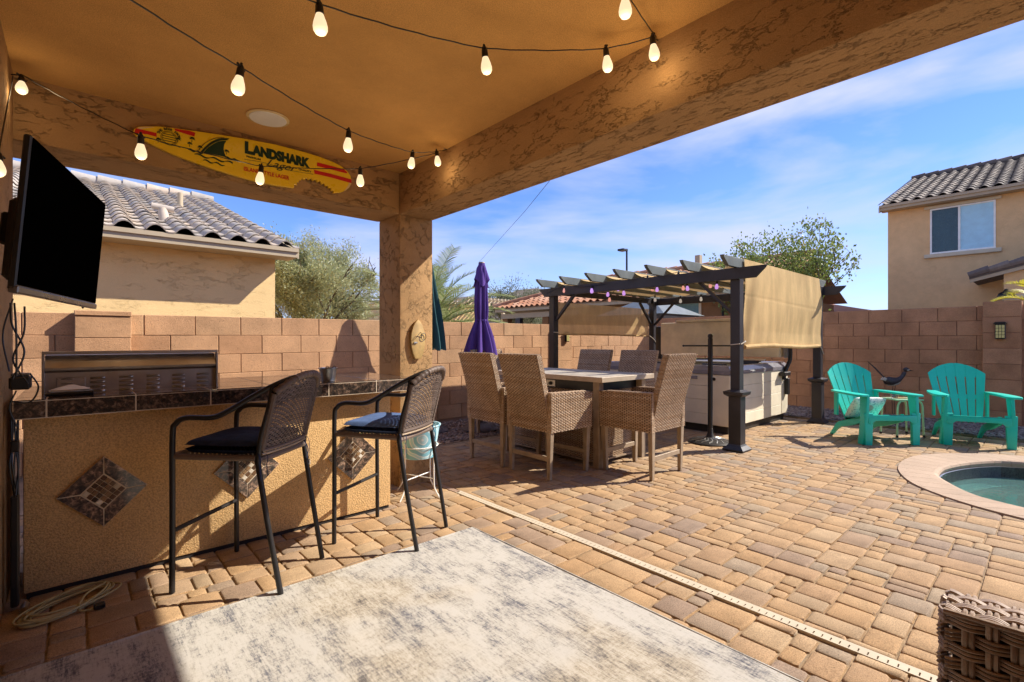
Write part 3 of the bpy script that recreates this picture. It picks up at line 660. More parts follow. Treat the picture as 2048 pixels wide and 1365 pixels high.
t = thing('steel_bucket', 'small galvanized bucket on the bar counter left of the post', 'bucket', (1.205, 3.12, .9105))
G().lathe([(.040, 0), (.043, .002), (.055, .082), (.059, .084), (.059, .088), (.053, .088), (.041, .006), (.001, .006)], 28).obj('pail', 'zinc', t, smooth=True)
for s in (-1, 1): G().tube([(s*.022+.008*math.cos(a), -.045, .092+.008*math.sin(a)) for a in np.linspace(0, 2*math.pi, 12)[:-1]], .0022, 6, True).obj('ear', 'blackp', t)
G().tube([(.056*math.cos(a), .056*math.sin(a), .084-.004*math.sin(a)) for a in np.linspace(.2, math.pi-.2, 14)], .0014, 6).obj('handle', 'black', t)

t = thing('remote_tray', 'dark tray with papers and a grey glove at the left end of the counter', 'tray', (-.035, 3.20, .9105))
G().box(-.075, .10, -.055, .06, 0, .014).obj('tray', 'blackp', t, bev=.004)
G().box(-.06, .09, -.045, .05, .0145, .024).obj('paper_stack', 'zinc', t, bev=.002, rot=(0, 0, .1))
G().grid(lambda u, v: (-.055+.14*u, -.04+.07*v, .026+.020*math.sin(math.pi*u)*math.sin(math.pi*v)+.004*math.sin(9*u)*math.sin(7*v)), 14, 8).obj('glove', 'white', t, smooth=True)
t = thing('power_adapter_box', 'black adapter box with tangled leads on the wall end beside the bar', 'adapter', (-.175, 2.86, .995))
G().box(-.03, .035, -.04, .04, -.025, .03).obj('case', 'blackp', t, bev=.008)
G().box(-.025, .03, -.02, .03, .0305, .042).obj('bracket', 'bezel', t, bev=.003)
for k, P in enumerate(([(-.03, .0, .05), (-.05, .02, .2), (-.02, .01, .35)], [(.03, 0, .04), (.055, .01, -.02), (.03, .0, -.08), (-.03, .02, -.075)], [(-.01, .0, -.03), (-.03, .01, -.1), (-.01, .02, -.18)])):
    G().tube(bez(P, 8), .0032, 6).obj('lead', 'blackp', t)
t = thing('gap_shade', 'made-up black strip and strands imitating the shadow between the house wall and the bar', 'shade stand-in', (-.20, 3.02, 0))  # black parts added here to imitate the dark shadow in the gap
G().box(-.012, .014, -.03, .03, .02, .50).obj('shade_strip', 'blackp', t, bev=.005)
G().box(-.012, .014, -.03, .02, .69, .74).obj('plug_or_shade', 'blackp', t, bev=.005)  # black block standing in for shade, no real plug here
for k in range(5):
    ph = k*1.3; G().tube(bez([(.004+.008*math.sin(ph), -.02+.008*k, .50), (.014*math.sin(ph+1), -.01+.01*math.cos(ph), .63), (.01*math.cos(ph), 0, .72), (.012*math.sin(ph+2), .01, .86)], 7), .0035, 6).obj('cable', 'blackp', t)  # made-up strands that fill the shadowed gap with black
for k, P in enumerate(([(-.015, 0, 1.31), (-.012, .02, 1.23), (.02, .02, 1.13), (-.01, .01, 1.03)], [(.02, .03, 1.30), (.018, .03, 1.2), (-.01, .03, 1.1), (.03, .02, 1.01)], [(-.005, 0, 1.31), (0, 0, 1.2), (0, .01, 1.04)])):
    tag(G().tube(bez([(a-.165, b_+2.55, c) for a, b_, c in P], 8), .0034, 6).obj('tv_cable', 'blackp'), ('black television cable crossing in front of the others', 'black television cable furthest from the house wall', 'thin television cable nearest the house wall')[k], 'cable')

# ------------------------------------------------------------------ television
a0, a1 = Vector((-.106, 1.854, 0)), Vector((.072, 2.580, 0)); dx = (a1-a0).normalized(); ang = math.atan2(dx.y, dx.x)
t = thing('television', 'black flat television on an arm at the left wall, tilted down', 'television', ((a0.x+a1.x)/2, (a0.y+a1.y)/2, 1.518), rot=(R(4.5), 0, ang))
Wt, Ht = .745, .425
G().box(-Wt/2, Wt/2, 0, .018, -Ht/2, Ht/2).obj('cabinet', 'blackp', t, bev=.004)
G().box(-Wt/2+.006, Wt/2-.006, -.0025, -.0002, -Ht/2+.016, Ht/2-.006).obj('screen', 'screen', t)
G().box(-Wt/2, Wt/2, -.006, .016, -Ht/2-.007, -Ht/2+.013).obj('lower_bezel', 'bezel', t, bev=.003)
G().box(-Wt/2+.06, Wt/2-.12, .018, .055, -Ht/2+.03, .05).obj('rear_housing', 'blackp', t, bev=.012)
G().box(-.10, .02, .0555, .14, -.06, .04).obj('wall_arm', 'black', t, bev=.006)
G().tube(bez([(.29, .02, -.21), (.30, .02, -.222), (.305, .02, -.218)], 4), .003, 6).obj('cable_tie', 'blackp', t)

# ------------------------------------------------------------------ surfboard
t = thing('surfboard_sign', 'yellow surfboard sign with a bite taken out, hung on the rear beam', 'sign', (.88, 3.478, 2.34))
BO = [(0.238, 2.350), (0.243, 2.368), (0.262, 2.385), (0.298, 2.398), (0.355, 2.414), (0.42, 2.425), (0.498, 2.435), (0.65, 2.452), (0.813, 2.468), (0.989, 2.480), (1.178, 2.478), (1.29, 2.471), (1.383, 2.457), (1.440, 2.441), (1.480, 2.417), (1.505, 2.39), (1.514, 2.36), (1.512, 2.33), (1.497, 2.30), (1.472, 2.273), (1.435, 2.251), (1.385, 2.236)]
bite = [(1.376, 2.236), (1.381, 2.252), (1.362, 2.250), (1.362, 2.268), (1.343, 2.262), (1.340, 2.281), (1.321, 2.272), (1.315, 2.292), (1.296, 2.281), (1.286, 2.302), (1.268, 2.289), (1.255, 2.307), (1.238, 2.293), (1.222, 2.309), (1.207, 2.292), (1.190, 2.304), (1.178, 2.286), (1.160, 2.293), (1.153, 2.276), (1.138, 2.277), (1.140, 2.260), (1.124, 2.258), (1.127, 2.238), (1.108, 2.240), (1.107, 2.214)]
BO += bite+[(1.0, 2.207), (0.899, 2.206), (0.81, 2.211), (0.73, 2.219), (0.65, 2.229), (0.572, 2.241), (0.49, 2.256), (0.425, 2.270), (0.365, 2.287), (0.321, 2.302), (0.275, 2.320), (0.250, 2.333)]
loc = lambda P: [(a-.88, b_-2.34) for a, b_ in P]
G().prism(loc(BO), -.012, .012, 'y').obj('board', 'yellow', t, bev=.003, seg=2)
def flat(P, mat, name, y=-.0135): return G().prism(loc(P), y-.0006, y+.0012, 'y').obj(name, mat, t)
flat([(1.452, 2.262), (1.472, 2.275), (1.495, 2.300), (1.510, 2.33), (1.512, 2.36), (1.498, 2.345), (1.488, 2.315), (1.470, 2.285)], 'cream', 'tail_patch')
flat([(0.242, 2.352), (0.262, 2.381), (0.298, 2.394), (0.34, 2.405), (.28, 2.378), (.268, 2.335)], 'cream', 'nose_patch', -.0131)
for P in ([(0.242, 2.342), (.250, 2.372), (.345, 2.372), (.345, 2.350), (.30, 2.352)], [(.43, 2.421), (.505, 2.431), (.535, 2.427), (.530, 2.403), (.47, 2.408), (.435, 2.412)],
          [(1.262, 2.427), (1.33, 2.427), (1.455, 2.423), (1.480, 2.408), (1.475, 2.398), (1.26, 2.401)], [(1.24, 2.369), (1.36, 2.369), (1.511, 2.362), (1.512, 2.334), (1.37, 2.342), (1.243, 2.343)]):
    flat(P, 'red', 'stripe', -.0142)
fin = smooth_poly([(.560, 2.318), (.585, 2.355), (.615, 2.392), (.655, 2.424), (.700, 2.441)], 5)+[(.716, 2.443)]+smooth_poly([(.700, 2.425), (.688, 2.395), (.686, 2.36), (.698, 2.322)], 5)
flat(fin, 'green', 'fin', -.0140)
arc = [Vector((a-.88, -.0148, b_-2.34)) for a, b_ in smooth_poly([(.568, 2.316), (.590, 2.351), (.620, 2.386), (.658, 2.416), (.708, 2.434)], 5)]
G().tube([p+Vector((-.020, 0, .006)) for p in arc], .0048, 5, flat=.25).obj('fin_outline', 'green', t)
G().tube([p+Vector((.004, -.0004, -.004)) for p in arc], .0045, 5, flat=.2).obj('fin_highlight', 'yellow', t)
sun_c = (.405-.88, 2.358-2.34)
for r_ in (.040, .034): G().tube([(sun_c[0]+r_*math.cos(a), -.0142, sun_c[1]+r_*math.sin(a)) for a in np.linspace(0, 2*math.pi, 28)[:-1]], .0012, 5, True).obj('sun_ring', 'ink', t)
for k in range(4):
    w_ = .033*math.cos(-.3+k*.3); G().box(sun_c[0]-w_, sun_c[0]+w_, -.0146, -.0138, sun_c[1]-.02+k*.013, sun_c[1]-.016+k*.013).obj('sun_line', 'ink', t)
for q, ch in enumerate('THE BEER FROM'):
    a = R(160-q*11.6); r_ = .047
    if ch != ' ':
        o = text(ch, .019, 'ink', t, sun_c[0]+r_*math.cos(a), sun_c[1]+r_*math.sin(a), -.0146, bold=.0006, align='CENTER', rz=a-R(90), name='arc_letter')
def palm_mark(x, z_, s):
    g = G(); x -= .88; z_ -= 2.34
    g.add([(x-.002*s, -.0142, z_), (x+.002*s, -.0142, z_), (x+.004*s, -.0142, z_+.03*s), (x+.001*s, -.0142, z_+.03*s)], [(0, 1, 2, 3)])
    for a in (10, 50, 90, 130, 170, -20, 200):
        c, d = math.cos(R(a)), math.sin(R(a)); p = (x+.003*s, z_+.03*s)
        g.add([(p[0], -.0145, p[1]), (p[0]+.010*s*c-.004*s*d, -.0145, p[1]+.010*s*d+.004*s*c), (p[0]+.021*s*c, -.0145, p[1]+.019*s*d-.004*s), (p[0]+.010*s*c+.004*s*d, -.0145, p[1]+.010*s*d-.004*s*c)], [(0, 1, 2, 3)])
    g.obj('palm_mark', 'green', t)
for q in ((.352, 2.318, .7), (.447, 2.345, .7), (.517, 2.365, .8), (.505, 2.335, .7), (.558, 2.328, .7), (.70, 2.338, .75)): palm_mark(*q)
def wave_mark(x0, x1, z0, amp, w_, n=3, mat='green'):
    P = [(x0+(x1-x0)*k/30-.88, -.0144, z0+amp*math.sin(k/30*n*2*math.pi)-2.34-.004*k/30) for k in range(31)]
    g = G(); v = []
    for k, p in enumerate(P):
        ww = w_*(.35+.65*abs(math.sin(k/30*n*math.pi))); v += [(p[0], p[1], p[2]-ww/2), (p[0], p[1], p[2]+ww/2)]
    g.add(v, [(i*2, i*2+2, i*2+3, i*2+1) for i in range(30)]).obj('wave_mark', mat, t)
wave_mark(.498, .575, 2.318, .003, .014, 2); wave_mark(.69, .775, 2.320, .003, .013, 2)
wave_mark(.53, .735, 2.297, .006, .011, 2.5); wave_mark(.575, .69, 2.272, .005, .010, 2)
wave_mark(.36, .46, 2.322, .002, .003, 1.5, 'ink')
text('L', .098, 'green', t, .803-.88, 2.379-2.34, -.0146, bold=.0062, sx=.92)
text('ANDSHARK', .082, 'green', t, .852-.88, 2.379-2.34, -.0146, bold=.0058, sx=.80)
text('PREMIUM', .016, 'ink', t, .812-.88, 2.350-2.34, -.0146, bold=.0004, sx=1.3)
text('QUALITY', .016, 'ink', t, 1.135-.88, 2.345-2.34, -.0146, bold=.0004, sx=1.3)
text('Lager', .066, 'ink', t, .925-.88, 2.325-2.34, -.0150, bold=.0002, shear=.5, sx=1.25)
G().tube(bez([(.80-.88, -.0144, -.006), (.93-.88, -.0144, .0), (1.05-.88, -.0144, -.012), (1.235-.88, -.0144, -.004)], 6), .0012, 5).obj('flourish', 'ink', t)
text('ISLAND STYLE LAGER', .036, 'red', t, .797-.88, 2.262-2.34, -.0146, bold=.0006, sx=.80)

t = thing('bottle_ring_board', 'small wooden surfboard ring-toss game fixed to the post', 'ring toss', (2.083, 3.484, 1.18))
prof = [(.0, .166), (.02, .15), (.045, .11), (.062, .05), (.066, 0), (.062, -.05), (.048, -.11), (.028, -.155), (-.028, -.155), (-.048, -.11), (-.062, -.05), (-.066, 0), (-.062, .05), (-.045, .11), (-.02, .15)]
G().prism(prof, -.010, .010, 'y').obj('board', 'wood', t, bev=.004, seg=2, smooth=True)
G().tube(bez([(.03, -.012, .02), (.01, -.03, .06), (-.03, -.03, .02), (-.06, -.02, -.01)], 8), .0022, 6).obj('string', 'black', t)
G().tube([(.045+.022*math.cos(a), -.018, .025+.028*math.sin(a)) for a in np.linspace(0, 2*math.pi, 22)[:-1]], .0025, 6, True).obj('ring', 'black', t)
G().box(-.045, -.012, -.02, -.011, -.03, -.018).obj('hook', 'zinc', t, bev=.002)

# ------------------------------------------------------------------ festoon lights
BULB_W = 0.22
def festoon(label, pts, ends, mats, group, s=1.0, cord_r=.0026, tilt=None, sag=.02):
    C_ = [Vector(p) for p in pts]
    allp = [Vector(ends[0])]+C_+[Vector(ends[1])]; out = []
    for a, b_ in zip(allp, allp[1:]):
        n = max(4, int((b_-a).length/.05))
        for k in range(n):
            q = k/n; p = a.lerp(b_, q); p.z -= sag*(b_-a).length*4*q*(1-q)*.5; p.z += .0015*math.sin(k*2.1); out.append(p)
    out.append(allp[-1])
    tag(G().tube(out, cord_r, 6).obj('light_string_cord', 'blackp'), label, 'cord')
def bulb_thing(label, p, mat, group, s=1.0, tilt=(0, 0, 0)):
    key = (mat, s)
    if key not in BUL:
        t = thing('string_light_bulb', label, 'light bulb', p, 0, group, rot=tilt)
        G().lathe([(.006*s, .012*s), (.010*s, .008*s), (.013*s, .0), (.0155*s, -.012*s), (.0165*s, -.03*s), (.0175*s, -.042*s), (.0145*s, -.046*s)], 16).obj('socket', 'blackp', t, smooth=True)
        G().lathe([(.0145*s, -.043*s), (.018*s, -.055*s), (.0245*s, -.075*s), (.0285*s, -.095*s), (.0275*s, -.11*s), (.021*s, -.122*s), (.011*s, -.128*s), (.001*s, -.130*s)], 20, cap=False).obj('bulb', mat, t, smooth=True)
        g = G().tube([(-.03*s, 0, 0), (.03*s, 0, 0)], .0055*s, 8); g.tube([(0, 0, .0), (0, 0, .02*s)], .006*s, 8); g.obj('cord_clip', 'blackp', t)
        if mat == 'bulb':                                   # the bulb is lit: its own small warm light
            pl = bpy.data.lights.new('bulb_light', 'POINT'); pl.energy = BULB_W; pl.color = (1.0, .72, .40); pl.shadow_soft_size = .03
            po = bpy.data.objects.new('bulb_light', pl); COL.objects.link(po); po.parent = t; po.location = (0, 0, -.16*s)
        BUL[key] = t; return t
    return dup(BUL[key], p, label=label, rot=tilt)
BUL = {}
GRP = 'warm bulbs strung under the patio ceiling'
A = [((0.441, 1.955, 2.155), 'lit bulb on the string crossing the ceiling, left of the round speaker'), ((1.001, 2.326, 2.207), 'lit bulb hanging right above the letters of the surfboard, under the speaker'),
     ((1.571, 2.688, 2.353), 'lit bulb hanging just left of the beam corner, lower of the close pair'), ((1.830, 2.815, 2.462), 'lit bulb by the cord hook where two strings meet on the side beam')]
B = [((0.213, 2.709, 2.081), 'lit bulb hanging in front of the surfboard nose'), ((0.765, 2.940, 2.140), 'lit bulb in front of the words on the surfboard'), ((1.261, 2.764, 2.197), 'lit bulb in front of the surfboard tail')]
Cc = [((0.580, 1.575, 2.251), 'large lit bulb at the top of the picture, left of the middle'), ((1.249, 1.566, 2.373), 'lit bulb at the middle of the ceiling span'), ((1.726, 1.313, 2.450), 'lit bulb just left of where the string reaches the side beam'),
      ((1.835, 1.150, 2.470), 'lit bulb hooked on the side beam'), ((1.427, 1.004, 2.397), 'lit bulb cut by the top edge of the picture, near the side beam')]
D_ = [((-.195, 3.30, 2.432), 'tilted lit bulb in the far left ceiling corner'), ((-.215, 2.60, 1.86), 'lit bulb half hidden behind the television')]
tl = {0: (.25, 0, .5)}
for lst in (A, B, Cc, D_):
    for k, (p, lb) in enumerate(lst): bulb_thing(lb, p, 'bulb', GRP, .80, (random.uniform(-.12, .12), random.uniform(-.12, .12), .9) if lst is not D_ else (-.35, .35, .8))
festoon('black light cord from the top edge to the rear end of the side beam', [a[0] for a in A], ((0.02, 1.50, 2.03), (1.928, 2.837, 2.508)), None, GRP)
festoon('black light cord running across the front of the surfboard', [(-.195, 3.30, 2.445)]+[a[0] for a in B], ((-.232, 3.32, 2.44), (1.859, 2.833, 2.470)), None, GRP)
festoon('black light cord across the ceiling near the top of the picture', [a[0] for a in Cc[:4]], ((0.30, 1.36, 2.11), (1.928, 1.18, 2.508)), None, GRP, sag=.03)
festoon('short black light cord leaving the side beam hook towards the viewer', [Cc[4][0]], ((1.9, 1.172, 2.508), (1.1, .6, 2.35)), None, GRP)
festoon('black light cord dropping down the house wall behind the television', [D_[1][0]], ((-.225, 3.31, 2.43), (-.228, 2.45, 1.5)), None, GRP, sag=0)
for p, lb in (((1.929, 2.837, 2.508), 'small steel cord hook at the rear end of the side beam'), ((1.929, 1.18, 2.508), 'small steel cord hook on the side beam near the top')):
    tag(G().tube([(p[0]+.002, p[1], p[2]), (p[0]-.02, p[1], p[2]), (p[0]-.028, p[1], p[2]+.012)], .0022, 6).obj('cord_hook', 'zinc'), lb, 'hook')
tag(G().tube([(2.236, 2.14, 2.186), (2.6, 2.75, 2.182), (3.955, 5.085, 2.20)], .0016, 5).obj('guy_wire', 'blackp'), 'thin wire from the side beam down to the tip of the purple umbrella', 'wire')

# ------------------------------------------------------------------ rug, cord
m, t_, b = newmat('distressed_rug'); w = worldpos(t_)
s1 = noise(t_, 3.6, 12, 0.78, vec=w, stretch=(2.4, 1.0, 1), dist=0.2); s2 = noise(t_, 9, 8, 0.75, vec=w, stretch=(4.0, 1.0, 1), dist=0.4); s3 = noise(t_, 60, 4, 0.8, vec=w, stretch=(2.5, 1, 1)); s4 = noise(t_, 1.5, 3, 0.5, vec=w)
hx = noise(t_, 12, 5, .75, vec=w, stretch=(9, .7, 1)); hy = noise(t_, 12, 5, .75, vec=w, stretch=(.9, 8, 1))
mm = mth(t_, 'ADD', mth(t_, 'MULTIPLY', s1, .46), mth(t_, 'ADD', mth(t_, 'MULTIPLY', s3, .22), mth(t_, 'ADD', mth(t_, 'MULTIPLY', hx, .20), mth(t_, 'MULTIPLY', hy, .12))))
c = ramp(t_, mm, [(0.41, (0.11, 0.11, 0.13)), (0.44, (0.21, 0.205, 0.21)), (0.468, (0.34, 0.32, 0.295)), (0.49, (0.45, 0.42, 0.365)), (0.53, (0.52, 0.49, 0.44))])
c = mixc(t_, ramp(t_, s4, [(0.5, (0, 0, 0)), (0.62, (.6, .6, .6))]), c, ramp(t_, mm, [(0.42, (0.15, 0.12, 0.085)), (0.50, (0.40, 0.33, 0.23)), (0.57, (0.58, 0.52, 0.42))]))
t_.links.new(c, b.inputs['Base Color']); b.inputs['Roughness'].default_value = .95; b.inputs['Specular IOR Level'].default_value = .1
hx = noise(t_, 16, 4, .7, vec=w, stretch=(14, .8, 1)); hy = noise(t_, 16, 4, .7, vec=w, stretch=(1.2, 12, 1))
bump(t_, b, mth(t_, 'ADD', noise(t_, 700, 2, .6, vec=w), mth(t_, 'MULTIPLY', s3, .6)), .6, .0025); M['rug'] = m
g = G(); Nn = 60
def rugz(x, y): return .009+.0015*math.sin(x*7+y*3)*math.sin(y*5)
rx0, rx1, ry0, ry1 = -.21, 1.842, -.3, 2.425
g.grid(lambda u, v: (rx0+(rx1-rx0)*u+.004*math.sin(v*23), ry0+(ry1-ry0)*v+.004*math.sin(u*19), rugz(u*4, v*4)), 40, 50)
rim = [(rx0, ry0), (rx1, ry0), (rx1, ry1), (rx0, ry1)]
g.tube([(rx1-.003, ry0, .008), (rx1-.003, ry1-.004, .008), (rx0, ry1-.004, .008)], .0058, 6, flat=.8)
g.prism([(rx0+.004, ry0+.004), (rx1-.005, ry0+.004), (rx1-.005, ry1-.005), (rx0+.004, ry1-.005)], .0005, .0065)
o = g.obj('outdoor_rug', 'rug', smooth=True); tag(o, 'distressed grey and cream rug lying on the pavers in front of the bar', 'rug')
t = thing('extension_cord', 'coiled olive extension cord on the pavers at the foot of the bar', 'cord', (-.02, 2.90, 0))
P = []; rr = random.Random(5)
nl = 8
for k in range(nl*26):
    a = 2*math.pi*k/26; q = k/26.0; ra = .165+.022*math.sin(q*2.3)+.012*math.sin(q*5.1); rb = .075+.018*math.cos(q*1.7)
    th = .55+.10*math.sin(q*1.1); x, y = ra*math.cos(a), rb*math.sin(a)
    P.append((x*math.cos(th)-y*math.sin(th)+.01*math.sin(q*3.7), x*math.sin(th)+y*math.cos(th)+.012*math.cos(q*2.9), .008+.004*(q % 1)+.0048*q*.6*(0.5+.5*math.sin(a*1.0+q))+.001*q))
G().tube(P, .0042, 7).obj('coil', 'cord', t, smooth=True)
G().tube(bez([P[-1], (.05, -.03, .045), (.03, -.10, .012), (.085, -.115, .008)], 8), .0042, 7).obj('tail', 'cord', t, smooth=True)
G().box(.075, .115, -.128, -.102, .002, .026).obj('plug_or_shade', 'blackp', t, bev=.005)
G().tube([(-.15, .06, .012), (-.145, .10, .02)], .014, 10).obj('connector', 'zinc', t, smooth=True)

# ------------------------------------------------------------------ bar stools
def make_stool(label):
    t = thing('bar_stool', label, 'bar stool', (0, 0, 0), 0, 'wicker bar stools at the bar'); r = .0125
    def arm_curve(s):
        return bez([(s*.225, .250, .0), (s*.222, .250, .35), (s*.222, .250, .72), (s*.222, .232, .785), (s*.222, .18, .812), (s*.222, .06, .815), (s*.218, -.01, .838), (s*.20, -.12, .905), (s*.175, -.205, .955), (s*.12, -.268, .990), (s*.05, -.29, .999)], 6)
    for s in (-1, 1):
        c = arm_curve(s); cut = [i for i, p in enumerate(c) if p.z > .76][0]
        G().tube(c[:cut+1], r, 10).obj('leg', 'black', t, smooth=True)
        G().tube(c[cut:]+[Vector((0, -.293, 1.0))], [r]*(len(c)-cut)+[r*1.15], 10).obj('arm', 'black', t, smooth=True)
        G().tube([(s*.192, -.265, 0), (s*.198, -.20, .35), (s*.200, -.155, .62)], r, 10).obj('leg', 'black', t, smooth=True)
        G().tube(bez([(s*.200, -.155, .60), (s*.197, -.17, .72), (s*.19, -.205, .86), (s*.175, -.215, .955)], 6), r*.95, 10).obj('back_post', 'black', t, smooth=True)
    G().tube([(-.222, .25, .285), (.222, .25, .285)], .011, 8).obj('footrest', 'black', t, smooth=True)
    G().tube([(-.222, .25, .625), (.222, .25, .625)], .011, 8).obj('seat_rail', 'black', t, smooth=True)
    G().tube([(-.2, -.155, .615), (.2, -.155, .615)], .017, 8).obj('seat_rail', 'dwick', t, smooth=True)
    # back: curved open weave between the posts, arched top
    def bp(u, v):
        x = -.188+.376*u; a = 1-abs(2*u-1)**2.4; zt = .925+.075*a; z_ = .665+(zt-.665)*v
        y = -.168-.20*((z_-.665)/.33)**1.0*.40-.05*(1-(2*u-1)**2)*(.4+.6*v); return Vector((x, y, z_))
    def bf(u, v):
        p = bp(u, v); e = .01; n = (bp(min(1, u+e), v)-bp(max(0, u-e), v)).cross(bp(u, min(1, v+e))-bp(u, max(0, v-e))).normalized(); return p, n
    g1 = weave(bf, 30, 26, .0022, .0022, .80, .8)
    g2 = weave(lambda u, v: bf(v, u), 26, 30, .0022, -.0022, .62, .8)
    g1.add(g2.v, g2.f); g1.obj('woven_back', 'dwick', t, smooth=True)
    G().tube([bp(u, 0)+Vector((0, 0, -.006)) for u in np.linspace(0, 1, 12)], .009, 8).obj('lower_rail', 'dwick', t, smooth=True)
    G().tube([bp(u, 0)+Vector((0, .0, -.022)) for u in np.linspace(0, 1, 12)], .006, 8).obj('lower_rail', 'leg', t, smooth=True)
    top = [bp(u, 1)+Vector((0, -.003, .006)) for u in np.linspace(.0, 1, 60)]
    G().tube(top, [.0165+.0022*math.sin(i*1.9) for i in range(60)], 9).obj('wrapped_top_rail', 'dwick', t, smooth=True)
    for s in (0, 1): G().tube([bp(s, v) for v in np.linspace(0, 1, 30)], [.0135+.0015*math.sin(i*2.2) for i in range(30)], 8).obj('wrapped_side_rail', 'dwick', t, smooth=True)
    sf = flatfn((-.213, -.148, .632), (.426, 0, 0), (0, .386, 0)); G().tube([(-.222, .246, .632), (.222, .246, .632)], [.0165+.0012*(i%2) for i in range(2)], 8).obj('wrapped_front_rail', 'dwick', t, smooth=True)
    for s in (-1, 1): G().tube([(s*.216, .24, .630), (s*.203, -.15, .628)], .014, 8).obj('wrapped_side_rail', 'dwick', t, smooth=True)
    sf = flatfn((-.213, -.148, .632), (.426, 0, 0), (0, .386, 0)); weave(sf, 34, 30, .002, .002, .9).obj('woven_seat', 'dwick', t, smooth=True)
    def sweep(u, v): return sf(u, v)
    # cushion
    n = 26; v = []; f = []
    def cu(u, v_):
        a, b_ = 2*u-1, 2*v_-1; e = max(0, (1-a**6)*(1-b_**6)); return a*.208*(1-.06*abs(b_)**3), .035+b_*.19*(1-.05*abs(a)**3), e
    def pt(u, v_, s):
        x, y, e = cu(u, v_); return (x, y, .672+s*(.010+.028*e**.45)+(.006*math.sin(u*7)*math.sin(v_*6)*e if s > 0 else 0))
    G().grid(lambda u, v_: pt(u, v_, 1), n, n).grid(lambda u, v_: pt(u, v_, -1), n, n).obj('cushion', 'navy', t, smooth=True)
    for s in (-1, 1):
        g = G(); x0 = s*.195
        g.tube(bez([(x0, -.14, .655), (x0+s*.018, -.175, .64), (x0+s*.02, -.18, .56), (x0+s*.004, -.172, .50)], 7), .0035, 5, flat=.4)
        g.tube(bez([(x0, -.14, .655), (x0-s*.03, -.18, .635), (x0-s*.012, -.19, .59), (x0-s*.02, -.19, .54)], 7), .0035, 5, flat=.4)
        g.obj('cushion_tie', 'navy', t, smooth=True)
    G().box(.204, .2055, -.19, -.172, .50, .53).obj('care_tag', 'white', t)
    return t
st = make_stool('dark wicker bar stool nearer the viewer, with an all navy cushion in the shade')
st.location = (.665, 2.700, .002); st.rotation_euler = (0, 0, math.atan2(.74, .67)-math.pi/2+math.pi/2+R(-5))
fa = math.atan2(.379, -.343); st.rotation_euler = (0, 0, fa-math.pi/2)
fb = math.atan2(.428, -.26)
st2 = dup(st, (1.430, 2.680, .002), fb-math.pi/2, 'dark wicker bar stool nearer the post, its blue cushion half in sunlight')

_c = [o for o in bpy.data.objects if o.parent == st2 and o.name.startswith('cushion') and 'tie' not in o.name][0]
_c.data = _c.data.copy(); _c.data.materials[0] = M['bluec']
